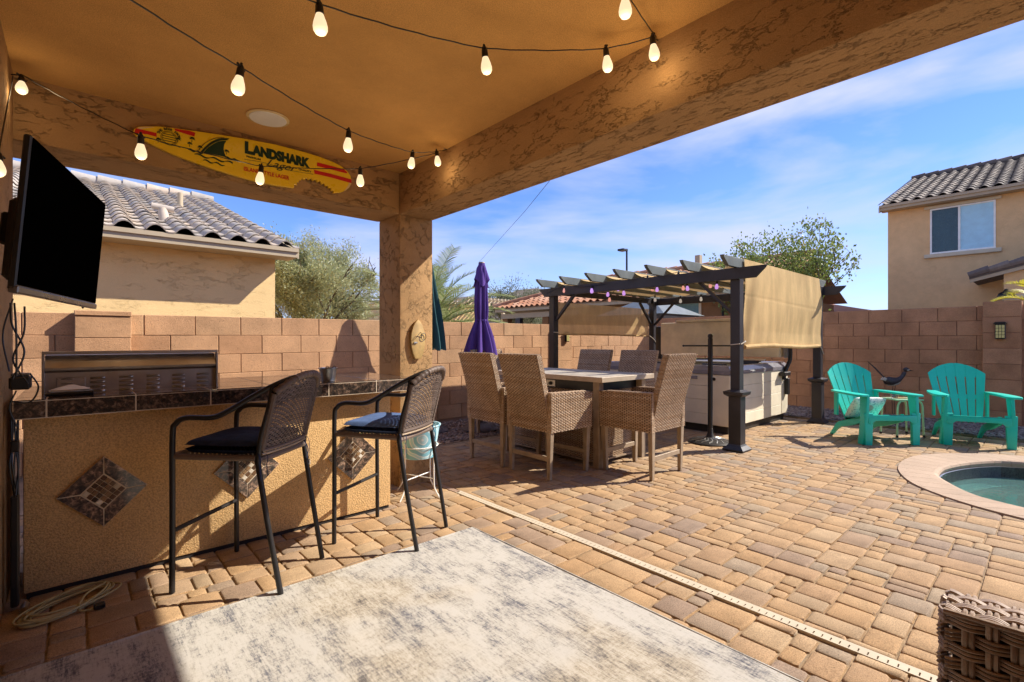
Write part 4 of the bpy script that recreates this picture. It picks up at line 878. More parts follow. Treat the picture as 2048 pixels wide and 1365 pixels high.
# ------------------------------------------------------------------ dining set
def make_chair(label):
    t = thing('dining_chair', label, 'chair', (0, 0, 0), 0, 'tall wicker dining chairs round the table')
    # legs, tapered; faces +y
    for sx in (-1, 1):
        G().beam((sx*.235, -.245, .0), (sx*.245, -.245, .45), .036, .030, (0, 1, 0), .052, .046).obj('leg', 'leg', t, bev=.003)
        G().beam((sx*.235, .225, .0), (sx*.245, .235, .45), .036, .036, (0, 1, 0), .052, .052).obj('leg', 'leg', t, bev=.003)
    for y in (-.245, .225): G().box(-.225, .225, y-.011, y+.011, .155, .195).obj('stretcher', 'leg', t, bev=.002)
    # back: leans from y=-.20 at the seat to y=-.40 at the top
    def bk(u, v, off):
        z_ = .40+.655*v; w_ = .232+.012*v; q = max(0, v-.12)/.88
        return Vector((-w_+2*w_*u, -.262+off*0.5-.145*q**1.25+off*.5-.0, z_))
    def mk(off, flip):
        def fn(u, v):
            uu = 1-u if flip else u; e = .02
            p = bk(uu, v, off); n = (bk(min(1, uu+e), v, off)-bk(max(0, uu-e), v, off)).cross(bk(uu, min(1, v+e), off)-bk(uu, max(0, v-e), off)).normalized()
            if n.y*(1 if off > 0 else -1) < 0: n = -n
            return p, n
        return fn
    th = .052
    core = G().grid(lambda u, v: bk(u, v, 0)+Vector((0, .0008, 0)), 4, 12).grid(lambda u, v: bk(u, v, th)-Vector((0, .0008, 0)), 4, 12)
    a = weave(mk(0, False), 56, 23, .0032, .0036, .95); b_ = weave(mk(th, True), 56, 23, .0032, .0036, .95); a.add(b_.v, b_.f)
    def edge(s):
        def fn(u, v):
            p = bk(s, v, th*u); return p, Vector((-1 if s == 0 else 1, 0, 0))
        return fn
    for s in (0, 1): e_ = weave(edge(s), 62, 3, .005, .0024, .93); a.add(e_.v, e_.f)
    def tp(u, v):
        p = bk(u, 1, th*v); return p+Vector((0, 0, .001)), Vector((0, 0, 1))
    e_ = weave(tp, 6, 21, .004, .003, .9); a.add(e_.v, e_.f)
    a.obj('backrest', 'wick', t, smooth=False); core.obj('backrest_core', 'wbase', t)
    # side panels: arm height .735 front, slopes slightly
    for sx in (-1, 1):
        def side(u, v, off, sx=sx):
            y = -.268+.53*u; zt = .735-.012*u-.02*max(0, u-.85)/.15
            return Vector((sx*(.278-off), y+(.012*(v-.5) if u > .9 else 0), .40+(zt-.40)*v))
        def so_(off, sg):
            def fn(u, v): return side(u, v, off), Vector((sg, 0, 0))
            return fn
        a = weave(so_(0, sx), 29, 24, .0032, .0036, .95); b_ = weave(so_(.046, -sx), 29, 24, .0032, .0036, .95); a.add(b_.v, b_.f)
        f_ = weave(lambda u, v: (side(1, v, .046*u), Vector((0, 1, 0))), 32, 3, .005, .0024, .93); a.add(f_.v, f_.f)
        f_ = weave(lambda u, v: (side(0, v, .046*u), Vector((0, -1, 0))), 32, 3, .005, .0024, .93); a.add(f_.v, f_.f)
        f_ = weave(lambda u, v: (side(u, 1, .046*v), Vector((0, 0, 1))), 5, 22, .005, .003, .9); a.add(f_.v, f_.f)
        a.obj('arm', 'wick', t)
        G().box(sx*.255-.0222, sx*.255+.0222, -.267, .2605, .401, .718).obj('arm_core', 'wbase', t)
    fr = weave(lambda u, v: (Vector((-.232+.464*u, .262, .40+.115*v)), Vector((0, 1, 0))), 11, 23, .0032, .0036, .95)
    fr.obj('apron', 'wick', t); G().box(-.232, .232, -.21, .2612, .401, .50).obj('seat_core', 'wbase', t)
    G().box(-.228, .228, -.20, .262, .503, .565).obj('seat_cushion', 'navy', t, bev=.02, seg=3, smooth=True)
    return t
LB = ['tall tan wicker chair with its back to the viewer, in front of the table', 'tan wicker chair nearer the purple umbrella, back to the viewer', 'sunlit wicker chair at the near end of the table, by the towel stand',
      'shaded dark wicker chair behind the table, directly left of the hot tub cover', 'shaded dark wicker chair behind the table, nearer its far end', 'sunlit pale wicker chair at the far end of the table']
ch = make_chair(LB[0]); ch.location = (3.20, 3.065, .002); ch.rotation_euler = (0, 0, R(-90))
dup(ch, (3.195, 3.66, .002), R(-90), LB[1])
dup(ch, (3.825, 2.505, .002), R(1), LB[2])
dup(ch, (4.63, 3.31, .002), R(90), LB[3])
dup(ch, (4.63, 3.95, .002), R(91), LB[4])
dup(ch, (4.02, 4.62, .002), R(180), LB[5])

tb = thing('dining_table', 'rectangular dining table with a tiled top and a wicker firepit base', 'table', (3.92, 3.45, 0))
TX, TY = .425, .75
G().box(-TX+.05, TX-.05, -TY+.05, TY-.05, .798, .826).obj('deck', 'tedge', tb)
g = G().box(-TX, TX, -TY, -TY+.055, .795, .842).box(-TX, TX, TY-.055, TY, .795, .842).box(-TX, -TX+.055, -TY+.0551, TY-.0551, .795, .842).box(TX-.055, TX, -TY+.0551, TY-.0551, .795, .842)
g.obj('frame_edge', 'tedge', tb, bev=.003)
nx_, ny_ = 4, 8; wx, wy = (2*TX-.114)/nx_, (2*TY-.114)/ny_
for i in range(nx_):
    for j in range(ny_):
        if j % 2 and i % 2: continue
        ww = wx*(2 if j % 2 else 1)
        x0 = -TX+.057+i*wx; 
        if x0+ww > TX-.05: continue
        G().box(x0+.0012, x0+ww-.0012, -TY+.057+j*wy+.0012, -TY+.057+(j+1)*wy-.0012, .8265, .8395).obj('top_tile', 'ttop', tb, bev=.0015)
for sx in (-1, 1):
    for sy in (-1, 1): G().box(sx*.345-.035, sx*.345+.035, sy*.645-.035, sy*.645+.035, .0, .797).obj('leg', 'leg', tb, bev=.004)
G().box(-.304, .304, -.574, .574, .05, .70).obj('base_core', 'wbase', tb)
for nm, fn, ns in (('base_side', flatfn((-.305, .57, .05), (0, -1.14, 0), (0, 0, .65)), 50), ('base_side', flatfn((.305, -.57, .05), (0, 1.14, 0), (0, 0, .65)), 50),
               ('base_end', flatfn((-.30, -.575, .05), (.60, 0, 0), (0, 0, .65)), 26), ('base_end', flatfn((.30, .575, .05), (-.60, 0, 0), (0, 0, .65)), 26)):
    weave(fn, 58, ns, .0032, .0036, .95).obj(nm, 'wick', tb)
G().box(-.325, .325, -.595, .595, .035, .05).obj('base_plinth', 'leg', tb)
G().box(-.33, .33, -.60, .60, .70, .797).obj('control_shelf', 'blackp', tb)
G().box(-.34, -.3301, -.10, .02, .71, .78).obj('gas_control', 'zinc', tb, bev=.004)
G().lathe([(.018, 0), (.016, .02)], 14).obj('knob', 'blackp', tb, loc=(-.3405, -.04, .745), rot=(0, -R(90), 0))

# ------------------------------------------------------------------ pergola
PGX0, PGX1, PGY0, PGY1 = 5.27, 7.93, 2.275, 4.96; PT = 1.955
pg = thing('pergola', 'black metal pergola with angled joists and tan shade cloth over the hot tub', 'pergola', (PGX0, PGY0, 0))
ip = Matrix.Translation((-PGX0, -PGY0, 0))
def pgo(g, name, mat, **k): return g.xf(ip).obj(name, mat, pg, **k)
for x in (PGX0, PGX1):
    for y in (PGY0, PGY1):
        pgo(G().box(x-.050, x+.050, y-.050, y+.050, .60, PT-.002), 'post', 'perg', bev=.004)
        pgo(G().box(x-.064, x+.064, y-.064, y+.064, .05, .60), 'post_sleeve', 'perg', bev=.004)
        g = G(); A_ = [(-.11, .006), (-.11, .02), (-.075, .055), (-.062, .075)]
        for (a, za), (b_, zb) in zip(A_, A_[1:]):
            q = lambda r_, z_: [(x+r_, y+r_, z_), (x-r_, y+r_, z_), (x-r_, y-r_, z_), (x+r_, y-r_, z_)]
            g.add(q(-a, za)+q(-b_, zb), [(k, (k+1) % 4, 4+(k+1) % 4, 4+k) for k in range(4)])
        pgo(g, 'foot_flare', 'perg')
        g = G(); A_ = [(.066, .575), (.10, .60), (.105, .63), (.052, .65)]
        for (a, za), (b_, zb) in zip(A_, A_[1:]):
            q = lambda r_, z_: [(x+r_, y+r_, z_), (x-r_, y+r_, z_), (x-r_, y-r_, z_), (x+r_, y-r_, z_)]
            g.add(q(a, za)+q(b_, zb), [(k, (k+1) % 4, 4+(k+1) % 4, 4+k) for k in range(4)])
        pgo(g, 'collar', 'perg')
def beamprof(c, axis, a0_, a1_, w_, z0, z1, cut, mat, name):
    P = [(a0_, z1), (a0_+.02, z1-.03), (a0_+cut, z0), (a1_-cut, z0), (a1_-.02, z1-.03), (a1_, z1)]
    g = G().prism(P, c-w_/2, c+w_/2, axis); pgo(g, name, mat, bev=.002)
beamprof(PGX0-.066, 'x', PGY0-.33, PGY1+.22, .038, PT-.13, PT-.01, .11, 'perg', 'front_beam')
beamprof(PGX1+.066, 'x', PGY0-.33, PGY1+.22, .038, PT-.13, PT-.01, .11, 'perg', 'rear_beam')
beamprof(PGY0, 'y', PGX0+.05, PGX1-.05, .04, PT-.10, PT-.01, .001, 'perg', 'side_rail')
beamprof(PGY1, 'y', PGX0+.05, PGX1-.05, .04, PT-.10, PT-.01, .001, 'perg', 'side_rail')
NJ = 7; JY = [PGY0+.0+i*(PGY1-PGY0)/(NJ-1) for i in range(NJ)]
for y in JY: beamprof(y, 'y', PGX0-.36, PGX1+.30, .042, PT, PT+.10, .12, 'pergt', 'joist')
for x in (PGX0, PGX1):
    for y, s in ((PGY0, 1), (PGY1, -1)):
        xb = x-.066 if x == PGX0 else x+.066
        pgo(G().beam((x, y+s*.05, PT-.48), (x, y+s*.42, PT-.115), .030, .042, (1, 0, 0)), 'brace', 'perg')
        sx = 1 if x == PGX0 else -1
        pgo(G().beam((x+sx*.05, y, PT-.48), (x+sx*.42, y, PT-.105), .030, .042, (0, 1, 0)), 'brace', 'perg')
# cloth woven over and under the joists, falling on both sides
def top_cloth(u, v):
    y = PGY0+(PGY1-PGY0)*u; x = PGX0+.06+(PGX1-PGX0-.12)*v; ph = u*(NJ-1)
    z_ = PT+.104-.085*abs(math.sin(math.pi*ph))**.8*(1+.25*math.sin(3*v+ph)); return (x, y, z_)
pgo(G().grid(top_cloth, 72, 10), 'canopy_cloth', 'shade', smooth=True)
def fall(u, v, y0, sgn, ztop, zbot, amp, dd=0):
    x = PGX0+.07+(PGX1-PGX0-.14)*u; z_ = ztop+(zbot-ztop)*v
    w1 = math.sin(u*3.7+1.3)*4; fold = amp*v**.6*(1.1*math.sin(u*11+w1+v)+.8*math.sin(u*27+2.5*w1+2*v)*max(0, math.sin(u*5+2*v))+.5*math.sin(u*61+5*v+3*w1)*max(0, math.sin(u*8+1))+.4*math.sin(v*9+u*5))-.004*math.exp(-((v-.42-.05*u)/.012)**2); 
    return (x-.12*v*(1-u)*0+(.03 if u < .02 else 0), y0+sgn*(.012+.02*math.sin(math.pi*min(1, v*1.2))+fold)+dd*v, z_+.012*math.sin(u*3.1*2)*v)
pgo(G().grid(lambda u, v: fall(u, v, PGY0-.025, -1, PT+.10, 1.11, .017, .0), 160, 60), 'side_drape', 'shade', smooth=True)
pgo(G().tube([(PGX0+.07+(PGX1-PGX0-.16)*u, PGY0-.05-.006*math.sin(u*23), 1.105+.012*math.sin(u*6.2)) for u in np.linspace(0, 1, 30)], .024, 8), 'drape_hem', 'shade', smooth=True)
pgo(G().grid(lambda u, v: fall(u, v, PGY1+.02, 1, PT-.20, 1.27, .006, .0), 70, 16), 'far_side_drape', 'shadel', smooth=True)
pgo(G().tube([(PGX0+.07+(PGX1-PGX0-.16)*u, PGY1+.035, 1.268+.008*math.sin(u*5)) for u in np.linspace(0, 1, 20)], .012, 6), 'drape_hem', 'shade', smooth=True)
for P in ([(PGX0-.05, PGY0-.05, 1.14), (PGX0-.05, PGY0+.05, 1.13), (PGX0+.05, PGY0+.05, 1.14), (PGX0+.07, PGY0-.06, 1.17), (PGX0-.02, PGY0-.053, 1.135)],
          [(PGX0-.05, PGY1-.05, 1.30), (PGX0+.05, PGY1-.05, 1.295)], [(PGX1-.1, PGY0-.05, 1.12), (PGX1-.02, PGY0-.056, 1.05), (PGX1+.055, PGY0-.06, .98)], [(PGX1-.12, PGY1-.0, 1.27), (PGX1-.05, PGY1-.055, 1.2), (PGX1+.04, PGY1-.055, 1.12)]):
    pgo(G().tube(bez(P, 6), .006, 6), 'tie_rope', 'rope')
# bulbs under the pergola
def at(px, py, D):
    q = (px-1024)/973; return (D*(.667+q*.745), D*(.745-q*.667), 1.17-(py-682.5)*D/973)
LS = [(1183, 572, 6.55, 'bulbl', 'lilac bulb under the front beam, second from the left pergola post'), (1295, 553, 6.0, 'bulbl', 'lilac bulb under the middle of the front beam'), (1357, 545, 5.75, 'bulbl', 'pale pink lilac bulb under the front beam, right of its middle'),
      (1430, 542, 5.35, 'bulbl', 'large lilac bulb under the front beam beside the right post brace'), (1129, 572, 6.95, 'bulbp', 'small pink bulb right next to the left pergola post'), (1216, 580, 7.2, 'bulbl', 'lilac bulb above the pink one over the tan far drape'),
      (1219, 591, 7.6, 'bulbp', 'pink bulb hanging lowest in front of the clay tile roof'), (1237, 569, 7.3, 'bulbl', 'pinkish lilac bulb between two lower lilac bulbs, left half of the pergola'), (1247, 577, 6.9, 'bulbl', 'lilac bulb left of the rear pergola corner'),
      (1305, 570, 7.6, 'bulbp', 'salmon bulb, left one of the salmon and lilac pair near the middle'), (1314, 570, 7.0, 'bulbl', 'lilac bulb touching the salmon bulb near the middle'), (1366, 567, 7.0, 'bulbp', 'pink bulb, left one of the pair right of the middle'),
      (1374, 567, 6.6, 'bulbl', 'lilac bulb, right one of the pair right of the middle'), (1421, 562, 6.9, 'bulbp', 'pink bulb left of the large bulb by the post brace'), (1434, 563, 6.3, 'bulbl', 'lilac bulb half behind the right post brace'),
      (1361, 594, 7.93, 'bulbw', 'white bulb hanging from the rear beam in front of the far house window'), (1402, 590, 7.95, 'bulbw', 'white bulb under the rear beam, nearest the right front post'), (1310, 592, 8.3, 'bulbw', 'white bulb under the rear beam in front of the grey gazebo roof')]
for px, py, D, m_, lb in LS:
    bulb_thing(lb, at(px, py, D), m_, 'coloured bulbs hung under the pergola', .80, (random.uniform(-.1, .1), 0, random.uniform(0, 3)))
for k, ids in enumerate(([4, 0, 1, 2, 3], [5, 8, 10, 12, 14], [6, 7, 9, 11, 13], [17, 15, 16])):
    pts = [Vector(at(*LS[i][:3])) for i in ids]; out = []
    out = [Vector((pts[0].x-.1, pts[0].y+.25, 1.86))]
    for a, b_ in zip(pts, pts[1:]): out += [a, (a+b_)/2+Vector((0, 0, -.02))]
    out += [pts[-1], Vector((pts[-1].x+.1, pts[-1].y-.2, 1.87))]
    tag(G().tube(bez(out, 4), .0035, 5).obj('light_string_cord', 'blackp'), ('black cord carrying the lilac bulbs along the front pergola beam', 'black cord carrying the middle row of lilac bulbs under the pergola', 'black cord carrying the pink bulbs under the pergola', 'black cord carrying the white bulbs under the rear pergola beam')[k], 'cord')

# ------------------------------------------------------------------ hot tub
tx0, tx1, ty0, ty1 = 6.03, 7.97, 2.69, 4.60
ht = thing('hot_tub', 'cream panelled hot tub with a dark rim under the pergola', 'hot tub', (7.0, 3.64, 0)); it = Matrix.Translation((-7.0, -3.64, 0))
def hto(g, name, mat, **k): return g.xf(it).obj(name, mat, ht, **k)
hto(G().box(tx0+.07, tx1-.07, ty0+.07, ty1-.07, 0, .75), 'inner_frame', 'wbased')
hto(G().box(tx0+.04, tx1-.04, ty0+.04, ty1-.04, 0, .095), 'plinth', 'pole', bev=.004)
def panel(a, b_, face, mat='tubp', name='panel'):
    rows = [(.098, .235), (.238, .415), (.418, .595), (.598, .745)]
    for z0, z1 in rows:
        if face == 'f': g = G().box(tx0, tx0+.03, a, b_, z0, z1)
        elif face == 's': g = G().box(a, b_, ty0, ty0+.03, z0, z1)
        elif face == 'b': g = G().box(tx1-.03, tx1, a, b_, z0, z1)
        else: g = G().box(a, b_, ty1-.03, ty1, z0, z1)
        hto(g, name, mat, bev=.0025)
panel(ty0+.245, ty1-.245, 'f'); panel(tx0+.045, tx1-.245, 's'); panel(ty0+.245, ty1-.245, 'b'); panel(tx0+.245, tx1-.245, 'l')
for (a, b_, c, d) in ((tx0-.004, tx0+.04, ty0-.004, ty0+.242), (tx0-.004, tx0+.04, ty1-.242, ty1+.004), (tx1-.242, tx1+.004, ty0-.004, ty0+.04), (tx1-.04, tx1+.004, ty1-.242, ty1+.004)):
    hto(G().box(a, b_, c, d, .098, .745), 'corner_panel', 'tubp', bev=.012, seg=3, smooth=True)
g = G(); ring = lambda o_, z_: [(tx0+o_, ty0+o_, z_), (tx1-o_, ty0+o_, z_), (tx1-o_, ty1-o_, z_), (tx0+o_, ty1-o_, z_)]
pf = [(-.014, .748), (-.018, .795), (.03, .852), (.06, .86), (.10, .845)]; v = sum([ring(o_, z_) for o_, z_ in pf], [])
hto(G().add(v, [(i*4+k, i*4+(k+1) % 4, i*4+4+(k+1) % 4, i*4+4+k) for i in range(len(pf)-1) for k in range(4)]), 'rim', 'tubt')
pf = [(.10, .845), (.13, .83), (.16, .80), (.26, .55), (.30, .45)]; v = sum([ring(o_, z_) for o_, z_ in pf], [])
hto(G().add(v, [(i*4+k, i*4+(k+1) % 4, i*4+4+(k+1) % 4, i*4+4+k) for i in range(len(pf)-1) for k in range(4)]+[(16, 17, 18, 19)]), 'shell', 'tubs')
for (a, b_) in ((tx0+.22, 3.0), (tx0+.22, 3.9), (tx1-.35, 3.1)): hto(G().box(a-.05, a+.07, b_-.15, b_+.15, .80, .875), 'headrest', 'blackp', bev=.02, seg=2, smooth=True)
hto(G().add([(tx0+.16, ty0+.16, .79), (tx1-.16, ty0+.16, .79), (tx1-.16, ty1-.16, .79), (tx0+.16, ty1-.16, .79)], [(0, 1, 2, 3)]), 'water', 'water')
hto(G().box(tx0-.012, tx0-.001, 3.11, 3.45, .675, .715), 'badge', 'tubt', bev=.003)
hto(G().tube([(tx0-.0125, 3.435-.17*q, .694+.008*math.sin(q*38)+.004*math.sin(q*83)) for q in np.linspace(0, 1, 60)], .0022, 5), 'badge_script', 'blackp')
for z_ in (.16, .42, .70): hto(G().lathe([(.009, 0), (.007, .004)], 8).xf(Matrix.Translation((tx0-.004, ty0+.262, z_)) @ Euler((0, -R(90), 0)).to_matrix().to_4x4()), 'screw', 'zinc')
hto(G().lathe([(.022, 0), (.018, .016)], 14).xf(Matrix.Translation((tx0-.004, ty0+.20, .685)) @ Euler((0, -R(90), 0)).to_matrix().to_4x4()), 'valve', 'blackp')
# opened cover standing on the far side, with its lift arm
g = G().box(7.70, 7.80, ty0+.02, ty1+.06, .93, 1.485); o = hto(g, 'cover', 'tubc', bev=.02, seg=2, smooth=True)
hto(G().box(7.812, 7.90, ty0+.02, ty1+.06, .93, 1.47), 'cover', 'tubc', bev=.02, seg=2, smooth=True)
hto(G().box(7.66, 7.93, ty0+.0, ty1-.25, 1.487, 1.53), 'cover_flap', 'tubc', bev=.015, seg=2, smooth=True)
hto(G().box(7.74, 7.86, ty1+.065, ty1+.19, .85, 1.43), 'cover_side_bag', 'blackp', bev=.03, seg=2, smooth=True)
hto(G().box(7.62, 7.69, ty0+.20, ty1-.2, .87, .90), 'cover_skirt', 'tubc', bev=.006)
hto(G().grid(lambda u, v: (7.79+.16*u, ty0-.015-.02*math.sin(u*16), .92+.60*v), 16, 6), 'cover_edge_bag', 'tubt', smooth=True)
hto(G().tube(bez([(7.86, ty0-.06, 1.45), (7.88, ty0-.07, 1.1), (7.87, ty0-.07, .90), (7.82, ty0-.05, .80), (7.78, ty0-.03, .70), (7.76, ty0-.02, .6)], 8), .028, 10), 'lift_arm', 'black', smooth=True)
hto(G().box(7.62, 7.86, ty0-.085, ty0-.004, .66, .72), 'lift_bracket', 'black', bev=.008)
hto(G().box(7.82, 7.90, ty0-.06, ty0-.01, .38, .62), 'lift_base', 'black', bev=.006)

# ------------------------------------------------------------------ towel stand
t = thing('towel_stand', 'black towel stand with two cross bars in front of the hot tub', 'towel stand', (5.456, 2.66, 0))
G().lathe([(.235, 0), (.24, .012), (.225, .022), (.13, .045), (.05, .062), (.032, .10), (.028, .16), (.022, .165)], 40).obj('base', 'pole', t, smooth=True)
for k in range(16):
    a = 2*math.pi*k/16; G().tube(bez([(.06*math.cos(a), .06*math.sin(a), .061), (.13*math.cos(a+.25), .13*math.sin(a+.25), .046), (.21*math.cos(a), .21*math.sin(a), .027)], 4), .007, 5, flat=.6).obj('base_scroll', 'zinc', t, smooth=True)
G().tube([(0, 0, .15), (0, 0, 1.20)], .027, 16).obj('pole', 'black', t, smooth=True)
G().lathe([(.001, 1.255), (.022, 1.247), (.028, 1.228), (.026, 1.21), (.020, 1.205), (.020, 1.198)][::-1], 16).obj('finial', 'black', t, smooth=True)
for z_ in (1.115, .962):
    G().tube([(-.31*.745, .31*.667, z_), (.31*.745, -.31*.667, z_)], .009, 10).obj('bar', 'black', t, smooth=True)
    for s in (-1, 1): G().lathe([(.001, -.012), (.012, -.006), (.013, .004), (.001, .013)], 10, cap=False).obj('bar_knob', 'black', t, loc=(s*.31*.745, -s*.31*.667, z_), smooth=True)

# ------------------------------------------------------------------ umbrellas
def umbrella(label, loc, mat, H, bot, rmax, tilt, cap=True, waist=.36, wr=.065):
    t = thing('closed_umbrella', label, 'umbrella', loc, 0); T_ = Euler(tilt).to_matrix().to_4x4()
    def fn(u, v):
        a = 2*math.pi*u; z_ = H-(H-bot)*v
        if waist == 0: r = .035+(rmax-.035)*v**.8
        elif v < .05: r = .030+.025*(v/.05)
        elif v < 1-waist:
            q = (v-.05)/(1-waist-.05); r = (.055+.03*q**.6)*(1-q**6)+wr*q**6
        else:
            q = (v-(1-waist))/waist; r = wr+(rmax-wr)*q**.8
        k = .16+.16*v; r *= 1+k*math.cos(a*8+.5*math.sin(v*5))+.06*math.sin(a*3+v*6)
        dz = -.035*max(0, v-.85)/.15*math.cos(a*8)
        return T_ @ Vector((r*math.cos(a), r*math.sin(a), z_+dz))
    G().grid(fn, 96, 40).obj('canopy', mat, t, smooth=True)
    if cap:
        G().grid(lambda u, v: T_ @ Vector(((.040+.062*v)*(1+.16*v*math.cos(2*math.pi*u*6))*math.cos(2*math.pi*u), (.040+.062*v)*(1+.16*v*math.cos(2*math.pi*u*6))*math.sin(2*math.pi*u), H+.008-.27*v-.05*v*math.cos(2*math.pi*u*3))), 64, 10).obj('top_flounce', mat, t, smooth=True)
    G().lathe([(.001, .025), (.038, .02), (.042, 0), (.036, -.01)], 14, cap=False).obj('finial', 'leg', t, loc=tuple(T_ @ Vector((0, 0, H))), smooth=True)
    zb = H-(H-bot)*(1-waist)
    if waist: G().lathe([(wr*1.12, -.012), (wr*1.2, 0), (wr*1.12, .012)], 18, cap=False).obj('strap', mat, t, loc=tuple(T_ @ Vector((0, 0, zb))), smooth=True)
    G().tube([T_ @ Vector((0, 0, .0)), T_ @ Vector((0, 0, H-.05))], .019, 12).obj('pole', 'pole', t, smooth=True)
    G().lathe([(.235, 0), (.245, .02), (.22, .045), (.12, .085), (.05, .10), (.038, .12), (.036, .30), (.024, .31)], 36).obj('base', 'ubase', t, smooth=True)
    for k in range(20):
        a = 2*math.pi*k/20; G().tube([(.06*math.cos(a), .06*math.sin(a), .100), (.215*math.cos(a), .215*math.sin(a), .048)], .005, 5).obj('base_rib', 'ubase', t)
    G().tube([(.036, 0, .20), (.075, 0, .20)], .008, 8).obj('clamp_screw', 'black', t)
    return t
umbrella('closed purple umbrella tied at the waist, standing behind the wicker chairs', (3.96, 5.06, .0), 'purple', 2.19, 1.02, .175, (R(.3), R(.6), 0))
umbrella('closed teal patterned umbrella half hidden behind the post', (3.405, 5.40, .0), 'teal', 2.22, 1.08, .175, (0, R(-.5), 0), cap=False, waist=0)
tag(G().tube([(2.27, 3.93, .0), (2.27, 3.93, .55)], .014, 10).tube([(2.27, 3.93, .28), (2.30, 3.90, .28)], .012, 8).obj('drain_pipe', 'zinc', smooth=True), 'short grey pipe standing behind the foot of the post', 'pipe')

# ------------------------------------------------------------------ planter tub
t = thing('painted_tub', 'blue and white swirl painted tub on a white wire stand beside the bar end', 'tub', (1.94, 3.24, .29))
m, t_, b = newmat('swirl_paint'); tcn = t_.nodes.new('ShaderNodeTexCoord'); wv = t_.nodes.new('ShaderNodeTexWave'); wv.wave_type = 'RINGS'; wv.rings_direction = 'SPHERICAL'
mpn = t_.nodes.new('ShaderNodeMapping'); mpn.inputs['Location'].default_value = (.04, .13, -.15); t_.links.new(tcn.outputs['Object'], mpn.inputs['Vector']); t_.links.new(mpn.outputs['Vector'], wv.inputs['Vector'])
wv.inputs['Scale'].default_value = 5.5; wv.inputs['Distortion'].default_value = 3.5; wv.inputs['Detail'].default_value = 2; wv.inputs['Detail Scale'].default_value = 1.2
t_.links.new(ramp(t_, wv.outputs['Fac'], [(0.2, (.22, .50, .60)), (.45, (.36, .62, .68)), (.62, (.78, .82, .80)), (.7, (.78, .82, .80)), (.85, (.42, .66, .72))]), b.inputs['Base Color']); b.inputs['Roughness'].default_value = .35
G().lathe([(.118, 0), (.125, .004), (.163, .235), (.172, .240), (.172, .248), (.160, .248), (.122, .008), (.001, .008)], 44, cap=False).obj('bucket', m, t, smooth=True)
G().tube([(.15*math.cos(a), .15*math.sin(a), .09) for a in np.linspace(0, 2*math.pi, 40)[:-1]], .004, 6, True).obj('stand_ring', 'white', t, smooth=True)
for a in (.35, .35+math.pi/2, .35+math.pi, .35+1.5*math.pi):
    c, d = math.cos(a), math.sin(a); G().tube(bez([(.15*c, .15*d, .12), (.148*c, .148*d, .0), (.15*c, .15*d, -.18), (.162*c, .162*d, -.23), (.205*c, .205*d, -.288)], 5), .0055, 7).obj('stand_leg', 'white', t, smooth=True)
    G().tube([(0, 0, -.15), (.15*c, .15*d, -.15)], .004, 6).obj('stand_brace', 'white', t)

